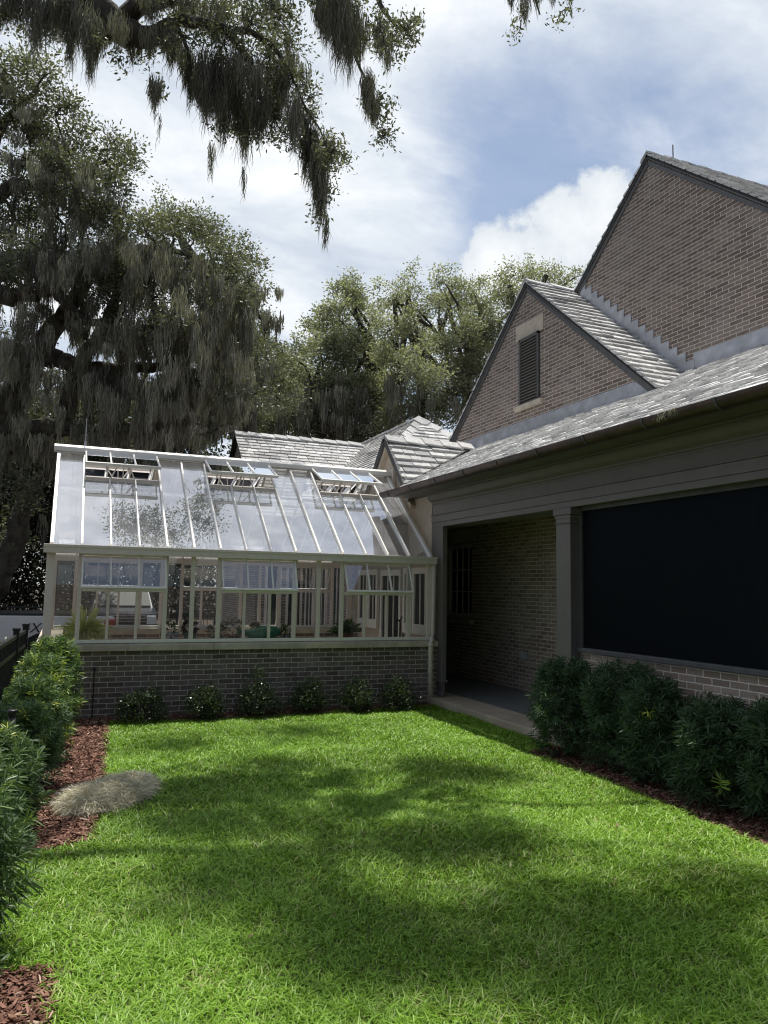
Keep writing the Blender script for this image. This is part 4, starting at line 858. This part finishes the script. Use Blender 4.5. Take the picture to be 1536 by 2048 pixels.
TAILS = [(8, -30, 95, 22, 420), (40, -40, 90, 26, 460), (78, -30, 170, 20, 420), (115, -20, 130, 16, 260), (104, 10, 120, 8, 90), (148, -20, 195, 13, 420), (130, -10, 110, 14, 200), (188, 30, 205, 15, 500), (176, 10, 150, 22, 420), (210, 40, 130, 16, 240), (240, 30, 130, 18, 300), (270, 60, 160, 14, 220), (300, 60, 130, 18, 260), (312, 150, 255, 12, 260), (320, 220, 335, 3, 16), (345, 50, 175, 20, 360), (330, 60, 120, 22, 260), (372, 90, 200, 16, 280), (385, 120, 248, 12, 260), (418, 90, 300, 22, 620), (410, 150, 260, 22, 420), (424, 280, 392, 6, 60), (452, 120, 345, 24, 640), (470, 90, 260, 28, 560), (492, 180, 365, 20, 480), (489, 330, 430, 4, 30), (520, 170, 330, 20, 380), (505, 120, 240, 26, 340), (548, 150, 310, 20, 360), (568, 120, 260, 16, 220), (590, 180, 350, 14, 260), (612, 220, 400, 13, 320), (625, 250, 400, 12, 240), (636, 290, 470, 14, 460), (645, 330, 505, 9, 260), (652, 420, 545, 4, 60), (655, 260, 380, 12, 200), (652, -20, 130, 22, 520), (680, -30, 190, 20, 620), (700, 0, 205, 18, 560), (665, -10, 100, 26, 420), (720, 30, 170, 16, 280), (736, 140, 270, 13, 320), (748, 190, 282, 12, 260), (760, 40, 150, 14, 180), (775, 60, 190, 10, 120), (610, 130, 215, 10, 80), (1022, -40, 45, 10, 120), (1050, -20, 78, 9, 130), (1075, -30, 50, 8, 80), (1105, -40, 30, 12, 140), (1140, -40, 40, 8, 80), (300, -20, 70, 26, 300), (380, 0, 90, 26, 300), (430, 20, 110, 24, 260)]
for (x, y0, y1, hw, n) in TAILS:
    n = int(n*1.15); d = D0+rng.normal()*.25; fo.moss.tail(at(x, y0, d), (y1-y0)*d/F, hw*1.25*d/F, n, .0085, rng.uniform(.2, .6), 1.3)
# high crown above the lawn (outside the frame, it throws the dappled shade)
fo.limb([(-5.0, 8.3, 5.6), (-4.2, 8.4, 8.6), (-2.5, 8.6, 11.2), (0.2, 8.6, 12.8), (2.6, 8.0, 13.2), (4.6, 7.4, 13.3)], [.34, .2, .12, .07, .04, .02], 9)
fo.limb([(-2.5, 8.6, 11.2), (-1.0, 6.6, 12.6), (1.2, 5.6, 13.4), (3.6, 5.2, 13.6)], [.1, .06, .04, .02], 8)
fo.limb([(0.2, 8.6, 12.8), (1.2, 10.6, 13.6), (2.6, 11.6, 13.9)], [.06, .04, .02], 8)
SH = [(330, 1500, .4), (600, 1470, .4), (560, 1530, .4), (850, 1550, .45), (960, 1560, .4), (470, 1630, .4), (350, 1650, .35), (650, 1660, .45), (800, 1680, .4), (930, 1690, .45), (1040, 1690, .35), (400, 1800, .4), (570, 1830, .4), (830, 1890, .45), (1040, 1830, .3), (1180, 1860, .45), (1380, 1840, .4), (1500, 1790, .35), (1220, 1970, .45), (1450, 1960, .4), (1300, 1880, .4), (1120, 1920, .4), (760, 1850, .4), (700, 1900, .4), (940, 1930, .4), (480, 1760, .35)]
for (x, y, r) in SH:
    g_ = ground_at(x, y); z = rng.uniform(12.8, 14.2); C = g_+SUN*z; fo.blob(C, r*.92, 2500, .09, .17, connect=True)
for (x, y, z, r) in ((-7, 8, 7, 2.2), (-6.5, 9.5, 7.2, 1.9), (-8.5, 6, 6, 2.2)):  # unseen crown masses added on the left to cut ambient sky light
    fo.blob((x, y, z), r, 260, .2, .4)
# part of the crown that the greenhouse roof mirrors
for (px, py, r, mo) in ((245, 1030, .4, 0), (275, 1065, .5, 1), (320, 1060, .5, 0), (350, 1075, .4, 0), (395, 1000, .45, 1), (405, 1050, .4, 1)):
    d_ = unit(at(px, py, 1)-EYE); nn = np.array([0, -(RZ-EZ), RY-GY]); nn = nn/np.linalg.norm(nn); q0 = np.array([0, GY, EZ]); hp = EYE+d_*((q0-EYE).dot(nn)/d_.dot(nn)); rf = d_-2*d_.dot(nn)*nn
    C = hp+rf*((12.6-hp[2])/rf[2]); fo.blob(C, r, 1300, .085, .17, connect=True)
    if mo:
        for q in range(5): fo.moss.tail(C+rng.normal(size=3)*np.array([.35, .35, .1]), rng.uniform(.6, 1.2), .12, 60, .02, .5)
fo.finish(.4, .2)
for nm, bx, by in (('unseen oak added behind the camera at left to block skylight', -4.5, -9), ('unseen oak added behind the camera at right to block skylight', 4.5, -11)):  # out-of-view oaks added only to dim ambient light from behind
    t = Tree('live_oak', nm, (bx, by, -.2), 'oakleaf'); t.limb([(bx, by, -.3), (bx+.2, by, 3), (bx, by+.5, 6)], [.5, .4, .3], 10)
    for j in range(6): a_ = j*1.05; t.limb([(bx+.1, by, 3.5+j*.3), (bx+2*math.cos(a_), by+2*math.sin(a_), 5.5), (bx+4*math.cos(a_), by+3.5*math.sin(a_), 7)], [.22, .15, .06], 7)
    for j in range(20): a_ = j*2.4; q = 4.6*math.sqrt((j+.5)/20); t.blob((bx+q*math.cos(a_), by+q*math.sin(a_)*.9, 8.5-q*.75+rng.normal()*.6), 2.0, 200, .24, .45)
    t.finish(.45)
mt_ = thing('moss_tuft', 'small tuft of moss caught on the copper porch gutter', 'moss tuft', (4.66, 4.98, 3.24)); mm = Moss()
for q in range(7): mm.tail((4.65, 4.9+q*.03, 3.25), rng.uniform(.03, .09), .03, 14, .006, .8)
mm.mesh(mt_, .5, 'moss_strands')
# --- the great moss-draped oak left behind the greenhouse
D1 = 18.0; B_ = lambda x, y, d=D1: at(x, y, d)
oa = Tree('live_oak', 'huge moss draped live oak rising left behind the greenhouse', (-4.3, 18.0, -.27), 'oakleaf')
oa.limb([B_(-150, 1235), B_(-130, 1100), B_(-60, 980), B_(0, 880), B_(22, 810), B_(55, 745), B_(92, 690), B_(120, 640)], [.62, .5, .42, .36, .32, .28, .25, .2], 12)
oa.limb([B_(-140, 1190), B_(-190, 950), B_(-165, 700), B_(-150, 560), B_(-100, 480), B_(-60, 430)], [.55, .48, .42, .36, .3, .24], 12)
oa.limb([B_(-165, 700), B_(-130, 690), B_(-100, 692)], [.4, .38, .36], 10)
oa.limb([B_(-90, 1230, 18.6), B_(-40, 1180, 18.6), B_(10, 1140, 18.6), B_(38, 1050, 18.6), B_(60, 990, 18.6), B_(112, 930, 18.6)], [.4, .35, .3, .25, .2, .15], 10)
oa.limb([B_(-60, 900), B_(0, 892), B_(60, 868), B_(130, 858), B_(200, 862), B_(300, 850), B_(420, 868)], [.34, .30, .24, .2, .16, .12, .06], 10)
oa.limb([B_(125, 858), B_(135, 800), B_(150, 745), B_(160, 720), B_(200, 665), B_(232, 590), B_(260, 500)], [.18, .17, .17, .16, .14, .1, .06], 9)
oa.limb([B_(-120, 690), B_(0, 702), B_(60, 706), B_(110, 716), B_(150, 728), B_(230, 740), B_(330, 735), B_(450, 760)], [.36, .3, .26, .22, .2, .15, .11, .05], 10)
oa.limb([B_(-140, 560, 17.4), B_(-40, 575, 17.4), B_(20, 592, 17.4), B_(60, 590, 17.4), B_(95, 574, 17.4), B_(130, 598, 17.4), B_(170, 640, 17.4), B_(260, 640, 17.4)], [.3, .24, .2, .18, .16, .13, .1, .05], 10)
oa.limb([B_(-140, 560, 18), B_(-60, 430, 18), B_(20, 372, 18), B_(90, 370, 18), B_(160, 340, 18), B_(220, 320, 18)], [.3, .22, .15, .11, .07, .03], 9)
oa.limb([B_(-60, 430, 18.3), B_(-20, 300, 18.3), B_(30, 220, 18.3), B_(80, 180, 18.3)], [.22, .16, .09, .04], 8)
oa.limb([B_(120, 640), B_(180, 560), B_(260, 505), B_(340, 500), B_(400, 520)], [.2, .16, .12, .08, .03], 8)
oa.limb([B_(20, 505), B_(120, 510), B_(200, 520), B_(270, 530)], [.14, .12, .09, .05], 8)
oa.limb([B_(330, 735), B_(370, 690), B_(410, 660), B_(450, 640)], [.1, .08, .05, .02], 7)
OB = [(0, 150, 60), (60, 170, 50), (20, 240, 70), (110, 230, 45), (150, 280, 45), (205, 300, 42), (245, 325, 34), (60, 320, 80), (150, 370, 70), (215, 370, 45), (30, 440, 85), (130, 450, 80), (220, 460, 60), (290, 460, 50), (340, 455, 42), (390, 475, 40), (430, 520, 40), (200, 560, 70), (300, 560, 70), (400, 580, 60), (460, 590, 45), (20, 520, 60), (60, 650, 50), (270, 660, 70), (370, 670, 70), (460, 680, 55), (505, 700, 34), (140, 780, 50), (250, 770, 60), (350, 780, 60), (450, 770, 60), (510, 790, 40), (30, 780, 50), (210, 840, 45), (20, 960, 50), (60, 1020, 40), (20, 1090, 45), (85, 900, 36), (260, 300, 22), (90, 150, 30)]
for (x, y, r) in OB:
    d = D1+rng.normal()*1.0; low = y > 600
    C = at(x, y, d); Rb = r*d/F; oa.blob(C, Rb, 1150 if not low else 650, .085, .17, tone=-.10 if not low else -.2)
    if not low:
        for v in rvec(3): v[2] = abs(v[2])*.8; oa.blob(C+v*Rb*1.02, Rb*.33, 1000, .085, .12, connect=False)
for (x, y0, y1, hw, n) in [(rng.uniform(-30, 500), None, None, 0, 0) for _ in range(430)]:
    top = np.interp(x, [-30, 60, 150, 220, 280, 330, 400, 480, 530], [130, 200, 300, 340, 470, 470, 500, 560, 640])
    y0 = top+rng.uniform(.0, 1)**1.1*(860-top); L = rng.uniform(60, 150)*(1.0 if y0 > 350 else .65); d = D1+rng.normal()*.9-.5; n = int(rng.uniform(60, 150))
    oa.moss.tail(at(x, y0, d), min(L, 875-y0 if x > 380 else 900)*rng.uniform(.6, 1)*d/F, rng.uniform(8, 24)*d/F, n, .02, rng.uniform(.15, .75), 1.2)
for (x, y0, y1, hw, n) in [(x, 505+8*math.sin(x*.1), rng.uniform(600, 660), 12, 130) for x in range(110, 270, 12)]+[(x, 500, rng.uniform(580, 640), 12, 120) for x in range(0, 110, 14)]+[(x, 735+rng.normal()*8, rng.uniform(830, 880), 13, 120) for x in range(170, 400, 13)]+[(x, 640+rng.normal()*10, rng.uniform(720, 800), 14, 120) for x in range(200, 500, 14)]+[(x, 865, rng.uniform(930, 1010), 12, 90) for x in range(0, 120, 12)]+[(x, 850, rng.uniform(880, 960), 14, 110) for x in range(140, 400, 14)]:
    d = D1+rng.normal()*.5-.4; oa.moss.tail(at(x, y0, d), (y1-y0)*d/F, hw*d/F, n, .024, rng.uniform(.2, .7), 1.5)
for C in ((-.5, 23.5, 6.4), (1.3, 24.5, 6.6), (.6, 27, 7), (-1.8, 26, 6.8)): oa.blob(C, 1.35, 900, .12, .24, tone=-.1)
oa.finish(.5, .2)
# --- second oak, right shoulder of the left mass, and its neighbours further back
def bgtree(label, d, trunk, blobs, mat, dens, size, sub, moss=(), tone=0, cat='tree', lean=30, hb=.85):
    X0 = at(trunk, 1200, d); X0[2] = -.27; t = Tree('live_oak' if mat == 'oakleaf' else 'oak_tree', label, tuple(X0), mat)
    ys = [b[1] for b in blobs]; top = at(trunk+lean, (min(ys)+max(ys))*.5, d); mid = (X0+top)/2+rng.normal(size=3)*.5
    t.limb([X0, mid, top], [.42, .3, .18], 9); bt = min(blobs, key=lambda b: b[1]); hi = at(bt[0], bt[1]+bt[2]*.6, d); t.limb([top, (top+hi)/2+rng.normal(size=3)*.4, hi], [.18, .12, .04], 7)
    for (x, y, r) in blobs:
        dd = d+rng.normal()*1.2; C = at(x, y, dd); t.limb([t.nodes[rng.integers(4, len(t.nodes))][0], (top+C)/2+rng.normal(size=3)*.3, C], [.11, .07, .025], 5); Rb = r*dd/F; t.blob(C, Rb*.88, dens*(.62 if y < min(ys)+110 else .95), size, sub, tone=tone, connect=False)
        for v in rvec(6): v[2] = v[2]*.7+.6; t.blob(C+v*Rb*rng.uniform(.8, 1.15), Rb*rng.uniform(.2, .4), dens*.9, size, sub*.55, tone=tone+.08, connect=False, flat=1.25)
    for (x, y0, y1, hw, n) in moss:
        dd = d+rng.normal()*1.0-.8; t.moss.tail(at(x, y0, dd), (y1-y0)*dd/F, hw*dd/F, n, .04, rng.uniform(.2, .65), 1.3)
    return t.finish(.5, .1)
rm = lambda x0, x1, y0, y1, n, L=90: [(rng.uniform(x0, x1), (y := rng.uniform(y0, y1)), y+rng.uniform(.5, 1.1)*L, rng.uniform(8, 20), int(rng.uniform(40, 90))) for _ in range(n)]
bgtree('mossy live oak leaning right beside the great left oak', 25, 470, [(430, 480, 40), (400, 450, 34), (470, 520, 40), (500, 560, 36), (450, 580, 50), (505, 620, 38), (520, 690, 38), (470, 660, 55), (545, 740, 36), (500, 760, 50), (430, 720, 60), (560, 800, 40), (490, 830, 50), (410, 820, 50), (350, 440, 34)], 'oakleaf', 950, .10, .22, rm(400, 560, 560, 800, 60)+rm(395, 480, 770, 850, 34, 110), 0)
bgtree('pale leafy oak behind the left end of the slate ridge', 33, 610, [(590, 720, 48), (640, 700, 40), (560, 770, 50), (620, 780, 50), (670, 770, 50), (590, 830, 50), (650, 840, 45), (540, 840, 45), (520, 880, 45), (600, 880, 45), (670, 880, 45)], 'midleaf', 900, .13, .26, rm(500, 700, 740, 840, 60, 80), .12)
bgtree('tall round topped oak rising behind the slate ridge', 34, 715, [(700, 600, 36), (680, 640, 44), (725, 640, 40), (650, 670, 40), (700, 690, 56), (750, 700, 44), (680, 750, 52), (740, 770, 52), (700, 820, 50), (760, 830, 44), (720, 880, 45), (780, 880, 40)], 'midleaf', 820, .13, .26, rm(640, 800, 740, 850, 36, 70), .08)
bgtree('feathery green oak left of the hip roof peak', 32, 830, [(815, 575, 28), (790, 600, 34), (835, 620, 36), (780, 660, 44), (840, 680, 46), (800, 730, 52), (855, 750, 46), (780, 800, 52), (840, 820, 48), (890, 800, 44), (830, 880, 44), (770, 860, 40)], 'midleaf', 820, .12, .24, rm(770, 880, 720, 840, 12, 70), .16)
bgtree('loose crowned oak right of the hip roof peak', 33, 910, [(890, 565, 26), (880, 600, 34), (920, 610, 32), (945, 580, 24), (910, 660, 46), (870, 700, 44), (950, 650, 40), (930, 730, 50), (890, 780, 50), (960, 720, 40), (930, 830, 46)], 'midleaf', 780, .12, .24, rm(880, 960, 720, 840, 9, 70), .14)
bgtree('open crowned oak showing above the small brick gable', 34, 1060, [(1060, 545, 28), (1020, 570, 30), (1095, 550, 24), (990, 590, 30), (1040, 600, 34), (1000, 640, 40), (1090, 600, 34), (960, 640, 34), (970, 700, 44), (1125, 575, 22), (1150, 555, 14), (1010, 700, 44), (1140, 600, 24), (950, 770, 40)], 'midleaf', 680, .12, .24, rm(960, 1060, 640, 700, 4, 60), .12)
# --- far-off wood closing the view, one mass
n = 280000; x = rng.uniform(-34, 34, n); y = 42+rng.uniform(0, 9, n)-.012*x*x; hz = 8.5+3*vnoise(x, y, 5, 21)-.0*x; z = -.3+hz*rng.beta(1.2, 1.1, n)
cl = vnoise(x, z+y, 1.1, 22); keep = cl > .2; P = np.stack([x, y, z], 1)[keep]; n = len(P)
tag(leaves('far_wood', P, rvec(n)+np.array([0, 0, .3]), rng.uniform(.18, .34, n), rng.uniform(.1, .17, n), MT['farleaf'], None, np.clip(.15+.5*vnoise(P[:, 0], P[:, 2], .9, 23)+.03*P[:, 2]+rng.normal(size=n)*.12, 0, 1)), 'dark far off wood behind the trees', 'wood', kind='stuff')
for j, (x, y, r, h) in enumerate(((-7.5, 30, .3, 8), (-4.6, 33, .26, 9), (-2.4, 34, .24, 8), (-.6, 36, .3, 9), (1.2, 35, .22, 8), (-6, 36, .3, 9), (3.2, 36, .26, 9))):
    t = Tree('woodland_tree', ['bare dark trunk at the far left edge beyond the fence', 'dark trunk second from the left beyond the fence', 'thin leaning trunk behind the white pickup', 'dark trunk straight behind the dark blue pickup', 'slim trunk right behind the dark blue pickup tail', 'farthest dark trunk left of the pickups', 'dark trunk right of the dark blue pickup'][j], (x, y, -.27), 'farleaf', 'shaded woodland trees beyond the parking lot')
    t.limb([(x, y, -.4), (x+rng.normal()*.4, y, h*.35), (x+rng.normal()*.9, y, h*.7), (x+rng.normal()*1.2, y, h)], [r, r*.8, r*.6, r*.3], 8)
    for q in range(9): C = np.array([x, y, h*rng.uniform(.42, 1.0)])+rng.normal(size=3)*np.array([1.3, 1, .3]); t.blob(C, rng.uniform(.9, 1.5), 330, .16, .3, tone=.1)
    for q in range(16): t.moss.tail(np.array([x, y, h*rng.uniform(.5, .95)])+rng.normal(size=3)*np.array([1.3, .8, 0]), rng.uniform(.8, 2), rng.uniform(.15, .35), 60, .04, .35)
    t.finish(.5, .1)
for j, (x, y, r) in enumerate(((-1.5, 12.2, .55), (-2.3, 11.6, .5), (-1.1, 13.6, .5))):
    t = Tree('garden_shrub', ['green shrub just outside the fence corner', 'lime tipped shrub at the left edge outside the fence', 'leafy shrub between the fence corner and the white pickup'][j], (x, y, -.27), 'bush' if j != 1 else 'podo', 'shrubs outside the fence', 'shrub')
    t.limb([(x, y, -.3), (x, y, .2), (x+.05, y, .5)], [.03, .025, .015], 5); t.blob((x, y, .35), r, 2600, .06, .12, flat=1.0, tone=.25); t.finish(.45)
# ------------------------------------------------------------------ light
sd = SUN/np.linalg.norm(SUN); EL = math.asin(sd[2]); AZ = math.atan2(sd[0], sd[1])
ld = bpy.data.lights.new('sun', 'SUN'); ld.energy = 5.0; ld.angle = math.radians(.6); ld.color = (1, .955, .88)
lo_ = link('sun', ld); lo_.rotation_euler = Vector(sd.tolist()).to_track_quat('Z', 'Y').to_euler()
W = bpy.data.worlds.new('World'); S.world = W; W.use_nodes = True; nt = W.node_tree; nt.nodes.clear()
sky = N(nt, 'ShaderNodeTexSky'); sky.sky_type = 'NISHITA'; sky.sun_disc = False; sky.sun_elevation = EL; sky.sun_rotation = AZ; sky.air_density = 1.0; sky.dust_density = .6; sky.ozone_density = 1.5
b1 = N(nt, 'ShaderNodeBackground'); b1.inputs[1].default_value = .125; nt.links.new(sky.outputs[0], b1.inputs[0])
tc = N(nt, 'ShaderNodeTexCoord'); dirv = tc.outputs['Generated']; sp_ = N(nt, 'ShaderNodeSeparateXYZ'); nt.links.new(dirv, sp_.inputs[0])
zz = mth(nt, 'ADD', mth(nt, 'MAXIMUM', sp_.outputs[2], 0), .22)
def plane(sx, sy, off=(0, 0)):
    c = N(nt, 'ShaderNodeCombineXYZ'); nt.links.new(mth(nt, 'ADD', mth(nt, 'MULTIPLY', mth(nt, 'DIVIDE', sp_.outputs[0], zz), sx), off[0]), c.inputs[0]); nt.links.new(mth(nt, 'ADD', mth(nt, 'MULTIPLY', mth(nt, 'DIVIDE', sp_.outputs[1], zz), sy), off[1]), c.inputs[1]); return c.outputs[0]
n1 = noise(nt, 1.3, 9, vec=plane(1.0, 1.0, (3.1, .7)), rough=.58, dist=.15); n2 = noise(nt, 3.2, 9, vec=plane(.75, 1.15, (1, 2)), rough=.6, dist=.25)
def lobe(px, py, width, soft=.5):
    v = unit(at(px, py, 1)-EYE); dp = N(nt, 'ShaderNodeVectorMath', operation='DOT_PRODUCT'); nt.links.new(dirv, dp.inputs[0]); dp.inputs[1].default_value = tuple(v)
    return ramp(nt, dp.outputs['Value'], [(max(0, math.cos(math.radians(width))), (0, 0, 0)), (min(1, math.cos(math.radians(width*soft*.5))), (1, 1, 1))])
def add(a, b): return mth(nt, 'ADD', a, b)
def mul(a, b): return mth(nt, 'MULTIPLY', a, b)
dens = add(mul(n1, .75), mul(n2, .33))
for (px, py, wd, amt) in ((300, 200, 24, .22), (560, 470, 13, .16), (880, 130, 12, .10), (1250, 60, 14, .16), (780, 400, 12, .10), (1500, 240, 6, .1), (980, 270, 9, -.17), (1430, 190, 6, -.09), (1120, 180, 10, -.06), (560, 650, 7, -.16), (1060, 300, 10, -.10), (1300, 260, 8, -.08), (900, 330, 8, -.06), (1500, 380, 8, -.14), (930, 480, 8, -.04)):
    dens = add(dens, mul(lobe(px, py, wd), amt))
dens = add(dens, .022)
# cumulus heap behind the gables
cn = noise(nt, 9, 8, vec=dirv, rough=.62); cn2 = noise(nt, 26, 6, vec=dirv, rough=.6); cum = None
for (px, py, wd) in ((1150, 490, 5.2), (1085, 525, 3.4), (1220, 460, 3.8), (1030, 540, 2.0), (1300, 500, 5), (1090, 570, 4)):
    l = lobe(px, py, wd, .2); cum = l if cum is None else mth(nt, 'MAXIMUM', cum, l)
cumv = add(add(add(cum, -.10), mul(add(cn, -.5), 1.7)), mul(add(cn2, -.5), .6))
cumm = mul(ramp(nt, cumv, [(.22, (0, 0, 0)), (.52, (1, 1, 1))]), ramp(nt, cum, [(.0, (0, 0, 0)), (.1, (1, 1, 1))]))
cl_f = ramp(nt, dens, [(.42, (.24, .24, .24)), (.57, (.72, .72, .72)), (.72, (1, 1, 1))])
shade = ramp(nt, n2, [(.32, (.50, .565, .67)), (.5, (.68, .73, .79)), (.66, (.88, .90, .925))])
ccol = mixc(nt, cumm, shade, ramp(nt, add(mul(cumv, .8), mul(cn, .3)), [(.45, (.62, .67, .72)), (.72, (.72, .76, .80)), (1.0, (.84, .86, .88))]))
front = ramp(nt, mth(nt, 'MULTIPLY_ADD', sp_.outputs[1], .5, .5), [(.22, (.34, .36, .40)), (.46, (1, 1, 1))])
ccol = mixc(nt, 1, ccol, front, 'MULTIPLY')
b2 = N(nt, 'ShaderNodeBackground'); b2.inputs[1].default_value = 1.18; nt.links.new(ccol, b2.inputs[0])
mx = N(nt, 'ShaderNodeMixShader'); nt.links.new(mth(nt, 'MAXIMUM', cl_f, cumm), mx.inputs[0]); nt.links.new(b1.outputs[0], mx.inputs[1]); nt.links.new(b2.outputs[0], mx.inputs[2])
wo_ = N(nt, 'ShaderNodeOutputWorld'); nt.links.new(mx.outputs[0], wo_.inputs[0])
S.view_settings.view_transform = 'Standard'; S.view_settings.look = 'None'; S.view_settings.exposure = 0; S.view_settings.gamma = 1
S.cycles.transparent_max_bounces = 24; S.cycles.max_bounces = 8; S.cycles.diffuse_bounces = 3; S.cycles.sample_clamp_indirect = 6
S.cycles.pixel_filter_type = 'BLACKMAN_HARRIS'; S.cycles.filter_width = 1.15
